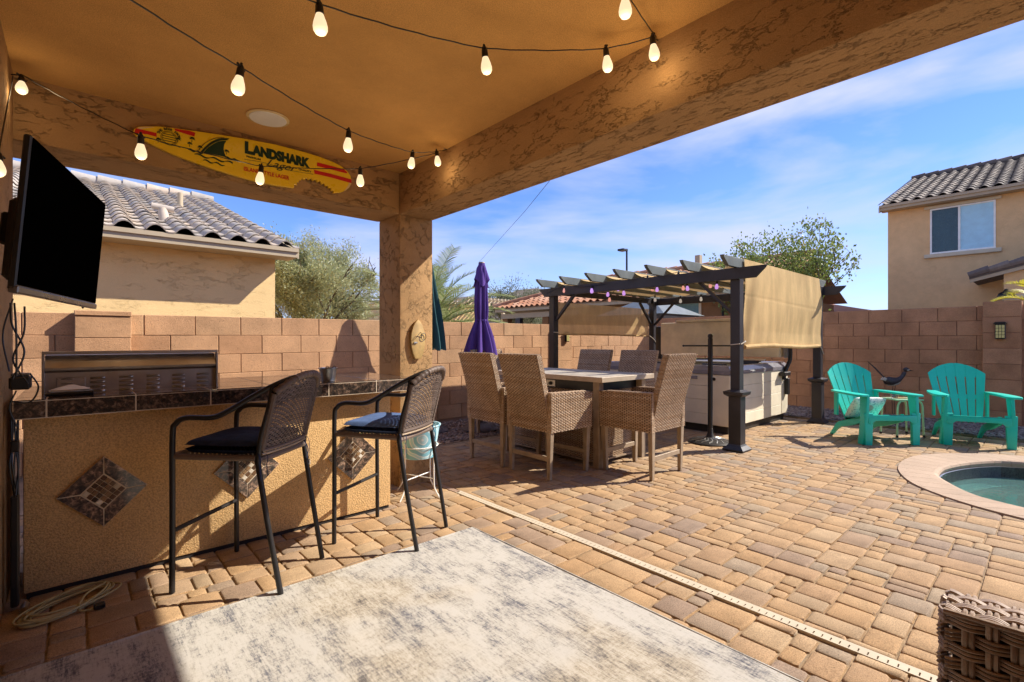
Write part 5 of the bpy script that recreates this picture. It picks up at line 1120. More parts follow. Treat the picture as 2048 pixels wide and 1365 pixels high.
# ------------------------------------------------------------------ adirondack chairs
def make_adir(label):
    t = thing('adirondack_chair', label, 'chair', (0, 0, 0), 0, 'turquoise adirondack chairs by the pool')
    # local: faces +y, x across
    for s in (-1, 1):
        X = s*.265
        # front leg: broad tapering upright, slightly splayed
        G().prism([(-.055, 0), (.02, 0), (.055, .30), (.060, .545), (-.06, .545), (-.035, .30)], -.0175, .0175, 'x').xf(Matrix.Translation((X+s*.035, .255, 0)) @ Euler((0, s*R(-3), 0)).to_matrix().to_4x4()).obj('leg', 'adir', t, bev=.008, seg=2, smooth=True)
        G().prism([(-.045, 0), (.030, 0), (.045, .36), (-.055, .36)], -.0175, .0175, 'y').xf(Matrix.Translation((X+s*.0, .287, 0))).obj('leg_face', 'adir', t, bev=.007, seg=2, smooth=True)
        # rear leg sweeping back
        P = smooth_poly([(.18, .335), (.0, .26), (-.14, .215), (-.27, .17), (-.345, .09), (-.42, .0)], 4)+[(-.375, 0)]+smooth_poly([(-.30, .07), (-.20, .125), (-.05, .16), (.18, .245)], 4)
        G().prism(P, -.017, .017, 'x').xf(Matrix.Translation((s*.215, 0, 0))).obj('rear_leg', 'adir', t, bev=.006, seg=2, smooth=True)
        # arm: wide paddle, narrow at the rear
        P = smooth_poly([(s*.225, -.30), (s*.30, -.29), (s*.350, -.10), (s*.372, .12), (s*.372, .25), (s*.345, .315)], 4)+smooth_poly([(s*.27, .318), (s*.235, .25), (s*.238, .08), (s*.232, -.12)], 4)
        g = G().prism(P, .0, .024, 'z'); g.v = [(x, y, z_+.545+(.018*(y+.3)*0)-.03*max(0, y-.0)*.3) for x, y, z_ in g.v]
        g.obj('arm', 'adir', t, bev=.008, seg=2, smooth=True)
        G().prism([(-.30, .26), (-.24, .26), (-.235, .55), (-.30, .55)], -.012, .012, 'x').xf(Matrix.Translation((s*.245, 0, 0))).obj('arm_bracket', 'adir', t, bev=.004)
    G().prism([(-.27, .335), (.27, .335), (.27, .25), (.235, .235), (.19, .275), (-.19, .275), (-.235, .235), (-.27, .25)][::-1], -.0, .02, 'y').xf(Matrix.Translation((0, .292, 0))).obj('front_apron', 'adir', t, bev=.006, seg=2, smooth=True)
    # seat: five slats curving down to the back
    def sz(y): return .345-.17*((.30-y)/.55)+.05*((.30-y)/.55)**2
    for k in range(5):
        y1 = .312-k*.108; y0 = y1-.103
        G().grid(lambda u, v: (-.245+.49*u, y0+(y1-y0)*v, sz(y0+(y1-y0)*v)+(.0 if k else -.012*max(0, v-.7)/.3)), 2, 5).grid(lambda u, v: (-.245+.49*u, y0+(y1-y0)*v, sz(y0+(y1-y0)*v)-.018), 2, 5).obj('seat_slat', 'adir', t, smooth=True)
    G().grid(lambda u, v: (-.246+.492*u, -.25+.56*v, sz(-.25+.56*v)-.010), 2, 10).obj('seat_web', 'adir', t, smooth=True)
    # fan back: six slats, spread at the top, bridged at mid and top
    def bp(a, z_):  # a in -1..1 across, z 0..1 up
        w_ = .185+.105*max(0, z_)**.9; q = a*w_; y = -.215-.26*z_+.045*a*a*(.4+.6*z_); zz = .215+.645*z_; return Vector((q, y, zz))
    def topz(a): return 1.055-.20*abs(a)**1.9
    def ribbon(a0, a1, z0, z1f, z1g, th=.016, name='back_slat'):
        def fn(off):
            def h(u, v):
                a = a0+(a1-a0)*u; zt = z1f(a); z_ = z0+(zt-z0)*v; p = bp(a, z_); return p+Vector((0, off, off*.3))
            return h
        g = G(); n1, n2 = 4, 14
        f, bk_ = fn(th/2), fn(-th/2); g.grid(f, n1, n2); g.grid(bk_, n1, n2)
        for e in (0, 1): g.grid(lambda u, v: f(e, v).lerp(bk_(e, v), u), 1, n2)
        g.grid(lambda u, v: f(v, 1).lerp(bk_(v, 1), u), 1, n1)
        return g.obj(name, 'adir', t, smooth=True)
    for k in range(6):
        a0 = -1+k/3+.026; a1 = -1+(k+1)/3-.026
        ribbon(a0, a1, .0, topz, None)
    for z0, z1, off in ((.40, .48, 0), (.80, 9, 0), (-.02, .06, 0)):
        for k in range(5):
            c = -1+(k+1)/3; ribbon(c-.034, c+.034, z0, (lambda a, z1=z1: topz(a)-.004) if z1 > 5 else (lambda a, z1=z1: z1), None, .011, 'back_web')
    return t
ac = make_adir('turquoise adirondack chair at the right edge, in front of the pilaster')
fx, fy = Vector((7.323, .804)), Vector((7.502, .338)); mid = (fx+fy)/2; d = (fy-fx).normalized(); face = Vector((d.y, -d.x)); face = face if face.dot(Vector((-1, 0))) > 0 else -face
pos = mid-face*.28; ac.location = (pos.x, pos.y, .0); ac.rotation_euler = (0, 0, math.atan2(face.y, face.x)-math.pi/2)
fx, fy = Vector((6.631, 1.407)), Vector((7.012, 1.065)); mid = (fx+fy)/2; d = (fy-fx).normalized(); face = Vector((d.y, -d.x)); face = face if face.dot(Vector((-1, 0))) > 0 else -face
pos = mid-face*.28
ac2 = dup(ac, (pos.x, pos.y, .0), math.atan2(face.y, face.x)-math.pi/2, 'turquoise adirondack chair with a flamingo cushion, nearer the pergola')
# cushion with a pink bird on it
m, t_, b = newmat('printed_cushion'); w = worldpos(t_)
t_.links.new(ramp(t_, noise(t_, 55, 4, .6, vec=w), [(.40, (.25, .40, .40)), (.45, (.70, .74, .68)), (.56, (.82, .80, .72))]), b.inputs['Base Color']); b.inputs['Roughness'].default_value = .9; M['cush'] = m
t = thing('throw_cushion', 'pale printed cushion with a pink bird shape lying on the left turquoise chair', 'cushion', (pos.x-face.x*.115, pos.y-face.y*.115, .365), 0, rot=(R(-38), 0, math.atan2(face.y, face.x)-math.pi/2))
cf = lambda s: (lambda u, v: (.19*(2*u-1)*(1-.10*(1-abs(2*v-1))**.0*0), s*.065*max(0, (1-(2*u-1)**4)*(1-(2*v-1)**4))**.6, .16*(2*v-1)))
G().grid(cf(1), 18, 18).grid(cf(-1), 18, 18).obj('cushion', 'cush', t, smooth=True)
pk = simple('pink_print', (.72, .36, .34), .9, var=.15, vscale=30, bs=0)
G().grid(lambda u, v: (.04+.075*v*math.cos(6.283*u), .002+.065*max(0, (1-((.04+.075*v*math.cos(6.283*u))/.19)**4)*(1-((.05+.06*v*math.sin(6.283*u))/.16)**4))**.6, .05+.06*v*math.sin(6.283*u)), 20, 4).obj('bird_print', pk, t, smooth=True)

# mint side table
t = thing('side_table', 'small mint green metal side table between the turquoise chairs', 'side table', (7.63, 1.27, 0), R(-40))
for (x, y) in ((-.15, -.12), (.15, -.12), (-.15, .12), (.15, .12)):
    sx, sy = (1 if x > 0 else -1), (1 if y > 0 else -1)
    G().tube(bez([(x*1.12, y*1.05, .01), (x*1.05, y, .28), (x*1.0, y, .385), (x*.82, y, .432), (x*.55, y, .44)], 6), .011, 8).obj('leg', 'mint', t, smooth=True)
    G().lathe([(.014, 0), (.014, .025)], 10).obj('foot_cap', 'blackp', t, loc=(x*1.12, y*1.05, .0))
G().box(-.165, .165, -.135, .135, .443, .460).obj('top', 'mint', t, bev=.008, seg=2, smooth=True)
G().prism([(-.10, .462), (.06, .462), (.05, .468), (-.09, .468)], -.06, .05, 'y').obj('tray', 'wood', t)
t = thing('glass_jar', 'clear jar standing behind the left turquoise chair on the mint table', 'jar', (7.56, 1.33, .4615)); mg, tg, bgm = newmat('clear_glass'); bgm.inputs['Transmission Weight'].default_value = 1; bgm.inputs['Roughness'].default_value = .05; M['glass'] = mg
G().lathe([(.03, 0), (.042, .02), (.05, .075), (.055, .08), (.052, .083), (.045, .075), (.037, .02), (.001, .008)], 18, cap=False).obj('bowl', 'glass', t, smooth=True)

# roadrunner yard ornament
t = thing('bird_ornament', 'painted metal roadrunner on a thin stand between the turquoise chairs', 'ornament', (8.98, 1.60, -.27), R(-42)); t.scale = (1.05, 1.05, 1.05)
def bird_body(): 
    P = [(-.17, 1.165-.33), (-.11, .80), (-.04, .775), (.04, .785), (.10, .825), (.145, .875), (.165, .905), (.18, .925)]
    return G().tube(bez([(-.13, 0, .845), (-.08, 0, .815), (0, 0, .805), (.08, 0, .83), (.135, 0, .88), (.165, 0, .935)], 6), [.018, .022, .028, .036, .044, .052, .058, .060, .062, .062, .061, .060, .058, .055, .052, .048, .044, .040, .036, .033, .030, .028, .026, .025, .025, .025, .025, .025, .024, .023, .022][:31], 12, flat=1.0)
bb = simple('bird_feather', (.045, .035, .035), .5, var=.5, vscale=60, bs=.3, bscale=120); wb = simple('bird_belly', (.50, .45, .38), .6, var=.4, vscale=70, bs=.2)
g = bird_body(); g.obj('body', bb, t, smooth=True)
G().lathe([(.001, -.03), (.026, -.018), (.036, .0), (.032, .018), (.018, .032), (.001, .036)], 14, cap=False).xf(Matrix.Translation((.185, 0, .965)) @ Matrix.Diagonal((1.15, .8, 1, 1))).obj('head', bb, t, smooth=True)
G().add([(.215, -.008, .968), (.215, .008, .968), (.215, 0, .950), (.305, 0, .948)], [(0, 1, 3), (1, 2, 3), (2, 0, 3), (0, 2, 1)]).obj('beak', 'blackp', t)
G().prism([(-.12, .865), (-.10, .825), (-.23, .96), (-.34, 1.07), (-.355, 1.085), (-.25, 1.0)], -.008, .008, 'y').obj('tail', bb, t, bev=.003)
G().prism([(-.13, .865), (-.085, .835), (-.10, .80), (-.16, .825)], -.03, .03, 'y').obj('rump_patch', wb, t, bev=.005)
G().lathe([(.001, -.10), (.032, -.07), (.046, 0), (.036, .07), (.001, .11)], 12, cap=False).xf(Matrix.Translation((.0, 0, .775)) @ Euler((0, R(80), 0)).to_matrix().to_4x4() @ Matrix.Diagonal((.75, 1, 1, 1))).obj('belly', wb, t, smooth=True)
G().prism([(.175, .955), (.215, .965), (.205, .975), (.18, .968)], -.030, .030, 'y').obj('eye_patch', wb, t)
for s in (-.02, .02): G().tube([(.02, s, .76), (.0, s, .60), (.01, s, .345)], .004, 6).obj('stand_rod', 'pole', t)
G().tube([(-.13, 0, .62), (.13, 0, .62), (.13, 0, .345)], .003, 5).obj('stand_frame', 'pole', t)

# ------------------------------------------------------------------ armchair at the lower right
t = thing('patio_armchair', 'corner of a coarse grey brown wicker armchair at the lower right edge', 'armchair', (1.322, .10, 0), R(2))
YL = 1.1; ztop = .62
def wv2(name, fn, nr, ns, h, amp, k=3, seg=6):
    """bundles of three round strands crossing pairs of stakes"""
    g = G()
    for r in range(nr):
        for q in range(k):
            vv = (r+.5+(q-(k-1)/2)*.285)/nr; pts = []
            n = ns*seg
            for i in range(n+1):
                u = i/n; off = amp*math.cos(math.pi*(u*ns+r)); p, nn = fn(u, vv); pts.append(p+nn*off)
            g.tube(pts, h, 6, flat=.8)
    g.obj(name, 'gwick', t, smooth=True)
def stakes(name, fn, ns, amp, nr, h):
    g = G()
    for s_ in range(ns):
        for dq in (-.15, .15):
            pts = []
            for i in range(nr*4+1):
                v_ = i/(nr*4); u = (s_+.5+dq*1.0)/ns if False else (s_+1.0+dq)/ns-(.0); 
                off = -amp*math.cos(math.pi*((s_+1)+ (v_*nr-.5)))
                p, nn = fn(min(1, u), v_); pts.append(p+nn*off)
            g.tube(pts, h, 6)
    g.obj(name, 'gwick', t, smooth=True)
sidef = lambda u, v: (Vector((0, .05-YL*u, .05+(ztop-.05)*v)), Vector((-1, 0, 0)))
wv2('side_weave', sidef, 20, 32, .0042, .0065); stakes('side_stakes', sidef, 32, .0050, 20, .0050)
topf = lambda u, v: (Vector((.11*v, .05-YL*u, ztop+.004*math.sin(math.pi*v))), Vector((0, 0, 1)))
wv2('top_weave', topf, 5, 32, .0045, .0045); stakes('top_stakes', topf, 32, .0040, 5, .0045)
endf = lambda u, v: (Vector((.11*u, .055, .05+(ztop-.05)*v)), Vector((0, 1, 0)))
wv2('end_weave', endf, 20, 4, .0042, .005); stakes('end_stakes', endf, 3, .0045, 20, .005)
G().tube(bez([(-.004, .052, ztop+.002), (-.007, -.2, ztop+.004), (-.005, -YL, ztop+.002)], 6), .0062, 8).obj('edge_strand', 'gwick', t, smooth=True)
G().box(.010, .10, -YL+.02, .040, .04, ztop-.012).obj('frame_core', 'wbased', t)
t2 = tag(G().box(1.10, 1.315, -1.0, -.085, .25, .52).obj('seat_cushion', 'navy', bev=.05, seg=4, smooth=True), 'dark navy cushion just showing in front of the coarse wicker armchair', 'cushion')
# ------------------------------------------------------------------ neighbouring houses
def stile(W_, L_, hgt=.074, th=.016, n=9):
    v = []; prof = []
    for k in range(n+1):
        x = W_*k/n; q = x/W_
        z_ = hgt*math.sin(math.pi*q/.66)**.8 if q < .66 else -.012*math.sin(math.pi*(q-.66)/.34)
        prof.append((x, z_))
    for y, dz in ((0, .030), (L_, .0)):
        v += [(x, y, z_+dz) for x, z_ in prof]
    v += [(x, 0, z_+.030-th) for x, z_ in prof]
    f = [(k, k+1, n+2+k, n+1+k) for k in range(n)]+[(2*(n+1)+k, 2*(n+1)+k+1, k+1, k) for k in range(n)]
    return v, f
def tiled_roof(parent, M0, cols, rows, W_, E_, mat, lim=300, stuff=False, jit=.004, skip=None):
    """M0 maps roof plane (x across, y up slope, z out) to the parent's space"""
    v, f = stile(W_, E_*1.10); me = G().add(v, f).mesh('roof_tile', mat, smooth=True); gs = G(); q3 = []
    for r in range(rows):
        for c in range(cols):
            if skip and skip(c*W_, r*E_): continue
            m = M0 @ Matrix.Translation((c*W_+random.uniform(-jit, jit), r*E_+random.uniform(-jit*2, jit*2), random.uniform(0, jit))) @ Matrix.Rotation(random.uniform(-.012, .012), 4, 'Y')
            if stuff: gs.add([m @ Vector(p) for p in v], f)
            else:
                o = link('roof_tile', me, parent); o.matrix_local = m
    if stuff:
        o = gs.obj('roof_tile', mat, parent, smooth=True); o['kind'] = 'stuff'
def frame(o_, ex, ey):
    ex, ey = Vector(ex).normalized(), Vector(ey).normalized(); ez = ex.cross(ey)
    if ez.z < 0: ez = -ez
    m = Matrix((ex, ey, ez)).transposed().to_4x4(); m.translation = Vector(o_); return m
# left neighbour: eave runs along x at y=7.5, gable end at x=2.456
hs = thing('neighbor_house', 'pale stucco house with a grey tiled gable roof beyond the tan wall', 'house', (0, 8, 0))
mv = Matrix.Translation((0, -8, 0)); hb = lambda nm, mt, *b, bev=0: G().box(*b).xf(mv).obj(nm, mt, hs, bev=bev)
hb('wall', 'nwall', -6, 2.24, 7.88, 16.0, -.1, 2.48)
G().prism([(7.95, 2.481), (13.6, 4.40), (16.0, 3.6), (16.0, 2.481)], 2.0, 2.24, 'x').xf(mv).obj('gable_wall', 'nwall', hs)
hb('fascia', 'fascia', -6, 2.44, 7.46, 7.50, 2.40, 2.525); hb('fascia_ledge', 'fascia', -6, 2.445, 7.435, 7.459, 2.475, 2.53)
hb('soffit', 'fascia', -6, 2.43, 7.501, 7.879, 2.40, 2.42)
sl_ = math.atan2(4.53-2.53, 13.6-7.5)
G().prism([(7.50, 2.51), (13.6, 4.505), (13.6, 4.44), (7.50, 2.43)], -6, 2.43, 'x').xf(mv).obj('roof_deck', 'wbased', hs)
G().prism([(7.47, 2.50), (13.6, 4.505), (13.6, 4.33), (7.47, 2.385)], 2.4305, 2.455, 'x').xf(mv).obj('barge_board', 'fascia', hs)
G().prism([(13.6, 4.505), (19.7, 2.51), (19.7, 2.43), (13.6, 4.44)], -6, 2.43, 'x').xf(mv).obj('rear_roof', 'tile', hs)
W_, E_ = .304, .352
tiled_roof(hs, mv @ frame((2.462-14*W_, 7.44, 2.522), (1, 0, 0), (0, math.cos(sl_), math.sin(sl_))), 14, 18, W_, E_, 'tile')
for k in range(11):
    G().tube([(2.46-.42*k, 13.6, 4.56), (2.46-.42*k-.45, 13.6, 4.585)], [.105, .125], 10).xf(mv).obj('ridge_tile', 'tile', hs, smooth=True)
G().tube([(1.39, 10.5, 3.45), (1.39, 10.5, 3.83)], .045, 12).xf(mv).obj('vent_pipe', 'fascia', hs, smooth=True)
g = G().tube([(.98, 8.62, 2.84), (.95, 8.64, 2.95), (.93, 8.66, 3.10)], [.11, .07, .055], 12).tube([(.80, 8.66, 3.12), (1.07, 8.66, 3.10)], .045, 12); g.xf(mv).obj('tee_vent', 'tile', hs, smooth=True)
# right neighbour, two storeys: eave along y at x=22
h2 = thing('two_storey_house', 'tan two storey house with a dark tiled roof at the right', 'house', (22.4, 2, 0)); mv = Matrix.Translation((-22.4, -2, 0))
hb2 = lambda nm, mt, *b, bev=0: G().box(*b).xf(mv).obj(nm, mt, h2, bev=bev)
hb2('wall', 'nwall2', 22.4, 32, -9, 4.14, -.1, 6.05)
G().prism([(22.4, 6.051), (28.2, 8.35), (32, 6.8), (32, 6.051)], 3.95, 4.14, 'y').xf(mv).obj('gable_wall', 'nwall2', h2)
hb2('fascia', 'fascia', 21.95, 22.0, -9, 4.30, 5.93, 6.10); hb2('fascia_ledge', 'fascia', 21.90, 21.949, -9, 4.31, 6.03, 6.12); hb2('soffit', 'fascia', 22.001, 22.399, -9, 4.30, 5.93, 5.96)
G().prism([(22.0, 6.10), (28.2, 8.43), (28.2, 8.3), (22.0, 5.97)], -9, 4.28, 'y').xf(mv).obj('roof_deck', 'wbased', h2)
G().prism([(21.93, 6.06), (28.2, 8.43), (28.2, 8.2), (21.93, 5.86)], 4.281, 4.33, 'y').xf(mv).obj('barge_board', 'fascia', h2)
G().prism([(28.2, 8.43), (34.4, 6.10), (34.4, 5.97), (28.2, 8.3)], -9, 4.28, 'y').xf(mv).obj('rear_roof', 'tile2', h2)
s2 = math.atan2(8.43-6.10, 6.2); W2, E2 = .335, .385
tiled_roof(h2, mv @ frame((21.90, 4.34, 6.11), (0, -1, 0), (math.cos(s2), 0, math.sin(s2))), 17, 17, W2, E2, 'tile2')
for k in range(11): G().tube([(28.2, 4.34-.45*k, 8.52), (28.2, 4.34-.45*k-.48, 8.545)], [.11, .13], 9).xf(mv).obj('ridge_tile', 'tile2', h2, smooth=True)
hb2('chimney', 'nwall2', 28.6, 29.2, -.55, -.1, 7.9, 9.1); hb2('chimney_cap', 'tile2', 28.5, 29.3, -.65, 0, 9.11, 9.2)
hb2('sill', 'trim', 22.30, 22.3995, 1.16, 3.10, 4.08, 4.21, bev=.01); hb2('window_head', 'trim', 22.33, 22.3995, 1.16, 3.10, 5.80, 5.90, bev=.01)
wf = bpy.data.objects.new('window', None); COL.objects.link(wf); wf.parent = h2; wf.location = (0, .12, 4.99)
def wb2(nm, mt, y0, y1, z0, z1, x0, x1): return G().box(x0, x1, y0, y1, z0, z1).obj(nm, mt, wf)
wb2('frame', 'white', -.82, -.77, -.775, .80, -.05, -.001); wb2('frame', 'white', .77, .82, -.775, .80, -.05, -.001); wb2('frame', 'white', -.7699, .7699, .75, .80, -.05, -.001); wb2('frame', 'white', -.7699, .7699, -.775, -.725, -.05, -.001); wb2('mullion', 'white', .03, .09, -.7249, .7499, -.045, -.001)
dk = simple('screened_pane', (.035, .075, .085), .25, var=.1, bs=0)
G().box(-.02, -.012, .0901, .7699, -.7249, .7499).obj('screened_pane', dk, wf)
wb2('pane', 'blind', -.7699, .0299, -.7249, .7499, -.010, -.004)
bm_ = G().box(-.030, -.012, -.76, .02, -.0012, .014).mesh('blind_slat', 'blind')
for k in range(40): link('blind_slat', bm_, wf, (0, 0, -.72+k*.0365))
# its ground floor porch roof
pm = Matrix.Translation((-22.4, -2, 0))
G().prism([(1.72, 3.02), (1.72, 3.12), (-4, 4.6), (-4, 4.5)], 19.9, 22.38, 'x').xf(pm).obj('porch_roof', 'tile2', h2)
G().prism([(1.70, 2.92), (1.70, 3.019), (-4, 4.499), (-4, 4.38)], 19.92, 19.98, 'x').xf(pm).obj('porch_barge_board', 'fascia', h2)
for k in range(8):
    y = 1.74-.42*k; G().tube([(19.93, y, 3.14+.26*(1.72-y)), (19.93, y-.45, 3.17+.26*(1.72-y+.45))], [.095, .115], 8).xf(pm).obj('porch_edge_tile', 'tile2', h2, smooth=True)
hb2('porch_post', 'nwall2', 20.05, 20.5, .35, 1.0, -.1, 3.2); hb2('porch_post_band', 'trim', 20.02, 20.53, .32, 1.03, 2.35, 2.5)
# far clay roof house behind the pergola
h3 = thing('clay_roof_house', 'low brown house with a pink clay tile roof behind the pergola', 'house', (15, 12, 0)); mv3 = Matrix.Translation((-15, -12, 0))
hb3 = lambda nm, mt, *b, bev=0: G().box(*b).xf(mv3).obj(nm, mt, h3, bev=bev)
hb3('wall', 'nwall3', 15.1, 21, 5.5, 12.6, -.1, 2.5); hb3('wing_wall', 'nwall3', 17.8, 21, 12.601, 17.0, -.1, 2.5)
hb3('fascia', 'fascia', 14.60, 14.65, 5.5, 17.5, 2.50, 2.66); hb3('patio_beam', 'fascia', 14.80, 15.05, 12.61, 17.3, 2.20, 2.42); hb3('soffit', 'fascia', 14.651, 17.79, 5.5, 17.4, 2.50, 2.52)
for y in (12.9, 14.3, 16.9): hb3('column', 'nwall3', 14.85, 15.15, y, y+.35, -.1, 2.195)
hb3('dark_column', 'perg', 14.7, 14.9, 15.9, 16.2, -.1, 2.19)
hp = [(14.55, 17.6, 2.66), (14.55, 5.4, 2.66), (18.5, 5.4, 4.06), (18.5, 13.7, 4.06), (22.4, 17.6, 2.66), (22.4, 5.4, 2.66)]
G().add([(x, y, z_-.03) for x, y, z_ in hp], [(0, 1, 2, 3), (0, 3, 4), (3, 2, 5, 4)]).xf(mv3).obj('roof_deck', 'tile3', h3)
s3_ = math.atan2(1.4, 3.95); tiled_roof(h3, mv3 @ frame((14.52, 17.6, 2.655), (0, -1, 0), (math.cos(s3_), 0, math.sin(s3_))), 38, 11, .32, .385, 'tile3', stuff=True, skip=lambda x, y: x < y*.93-.1)
for k in range(13):
    q = k/13; a = Vector((14.55, 17.6, 2.75)).lerp(Vector((18.5, 13.7, 4.15)), q); b_ = Vector((14.55, 17.6, 2.77)).lerp(Vector((18.5, 13.7, 4.17)), (k+1.1)/13)
    G().tube([a, b_], [.12, .10], 8).xf(mv3).obj('hip_tile', 'tile3', h3, smooth=True)
for k in range(18): G().tube([(18.5, 13.7-.46*k, 4.14), (18.5, 13.7-.46*k-.5, 4.16)], [.10, .12], 8).xf(mv3).obj('ridge_tile', 'tile3', h3, smooth=True)
hb3('roof_vent', 'fascia', 18.2, 18.4, 9.3, 9.5, 4.0, 4.55)
wf = bpy.data.objects.new('window', None); COL.objects.link(wf); wf.parent = h3; wf.location = (.1, -3.75, 1.95)
for b_, mt, nm in (((-.04, -.001, -.60, .60, .46, .54), 'trim', 'frame'), ((-.04, -.001, .52, .60, -.54, .4599), 'trim', 'frame'), ((-.04, -.001, -.60, -.52, -.54, .4599), 'trim', 'frame'), ((-.012, -.001, -.5199, .5199, -.54, .4599), 'glassb', 'pane')): G().box(*b_).obj(nm, mt, wf)
hb3('gutter_pipe', 'wbased', 15.02, 15.07, 6.9, 6.95, 0, 2.49)
# tan building further left with a slatted cover
h4 = thing('tan_flat_house', 'small tan house with a pale slatted patio cover beyond the purple umbrella', 'house', (15, 21, 0)); mv4 = Matrix.Translation((-15, -21, 0))
G().box(11.5, 17.0, 21, 26, -.1, 3.1).xf(mv4).obj('wall', 'nwall', h4)
G().box(11.4, 17.1, 20.9, 26.1, 3.101, 3.25).xf(mv4).obj('parapet', 'trim', h4)
for k in range(12): G().box(14.3+k*.24, 14.36+k*.24, 19.2, 21.0, 3.26, 3.36).xf(mv4).obj('cover_slat', 'trim', h4)
G().box(14.2, 17.1, 19.5, 19.6, 3.12, 3.2599).xf(mv4).obj('cover_beam', 'trim', h4); G().box(16.8, 16.95, 19.48, 19.62, -.1, 3.119).xf(mv4).obj('cover_post', 'trim', h4)
# low house beyond the right tree
h5 = thing('pink_roof_house', 'distant low house whose pink roof shows under the slender tree', 'house', (24, 7, 0))
G().box(-1.5, 5, -2.4, 3, -.1, 2.2).obj('wall', 'nwall3', h5); G().add([(-2, -3, 2.2), (-2, 3.5, 2.2), (5.5, 3.5, 2.2), (5.5, -3, 2.2), (1.5, 1.0, 3.1), (2, .8, 3.1)], [(0, 1, 4), (1, 2, 5, 4), (2, 3, 5), (3, 0, 4, 5)]).obj('roof', 'tile3', h5)
# gazebo
gz = thing('grey_gazebo', 'grey metal roofed gazebo behind the rear pergola post', 'gazebo', (11.86, 7.5, 0)); s_ = 1.05
G().add([(-s_, -s_, 1.86), (s_, -s_, 1.86), (s_, s_, 1.86), (-s_, s_, 1.86), (0, 0, 2.42)], [(0, 1, 4), (1, 2, 4), (2, 3, 4), (3, 0, 4)]).obj('roof', simple('grey_roof_sheet', (.17, .19, .19), .45, .2, vscale=5, bs=.1), gz)
G().box(-s_+.03, s_-.03, -s_+.03, -s_+.08, 1.73, 1.84).box(-s_+.03, s_-.03, s_-.08, s_-.03, 1.73, 1.84).box(-s_+.03, -s_+.08, -s_+.081, s_-.081, 1.73, 1.84).box(s_-.08, s_-.03, -s_+.081, s_-.081, 1.73, 1.84).obj('beam', 'perg', gz)
for x in (-1, 1):
    for y in (-1, 1):
        G().box(x*.93-.05, x*.93+.05, y*.93-.05, y*.93+.05, -.1, 1.729).obj('post', 'perg', gz); G().beam((x*.90, y*.90, 1.35), (x*.55, y*.92, 1.74), .04, .05).obj('brace', 'perg', gz)
# street lamp
t = thing('street_lamp', 'tall dark street lamp far behind the pergola', 'street lamp', (33.7, 23.5, 0))
G().tube([(0, 0, -.1), (0, 0, 8.75)], [.10, .075], 10).obj('pole', 'black', t, smooth=True); G().box(-.75*.75-.05, .05, -.1, .75*.667, 8.55, 8.72).obj('lamp_head', 'black', t, bev=.03)

# ------------------------------------------------------------------ hills
prof = [(860, 0), (900, 40), (940, 66), (975, 80), (990, 88), (1010, 94), (1035, 104), (1075, 108), (1120, 96), (1180, 70), (1260, 55), (1380, 60), (1500, 48), (1640, 40), (1760, 30), (1900, 0)]
v = []; D0 = 1500
for px, hh in prof:
    q = (px-1024)/973
    for dd, hz in ((D0*.85, -2), (D0, hh*D0/973*.98+1.17), (D0*1.3, -2)): v.append((dd*(.667+q*.745), dd*(.745-q*.667), hz))
struct('hills', G().add(v, [(i*3+j, (i+1)*3+j, (i+1)*3+j+1, i*3+j+1) for i in range(len(prof)-1) for j in (0, 1)]), 'hill')

# ------------------------------------------------------------------ trees
def leaves(name, P, Dn, mat, parent, lw, ll, seed=0, droop=0.0, curl=0.0):
    """P: positions (n,3), Dn: preferred directions; one bent leaf quad pair each"""
    r = np.random.default_rng(seed); n = len(P); d = Dn+r.normal(0, .55, (n, 3)); d[:, 2] -= droop; d /= np.linalg.norm(d, axis=1)[:, None]
    s = np.cross(d, r.normal(0, 1, (n, 3))); s /= np.linalg.norm(s, axis=1)[:, None]
    L_ = ll*r.uniform(.6, 1.3, (n, 1)); w_ = lw*r.uniform(.7, 1.2, (n, 1))
    V = np.stack([P, P+d*L_*.45+s*w_/2, P+d*L_, P+d*L_*.45-s*w_/2], 1).reshape(-1, 3); F = np.arange(4*n).reshape(-1, 4)
    me = bpy.data.meshes.new(name); me.from_pydata(V.tolist(), [], F.tolist()); me.materials.append(M[mat]); return link(name, me, parent)
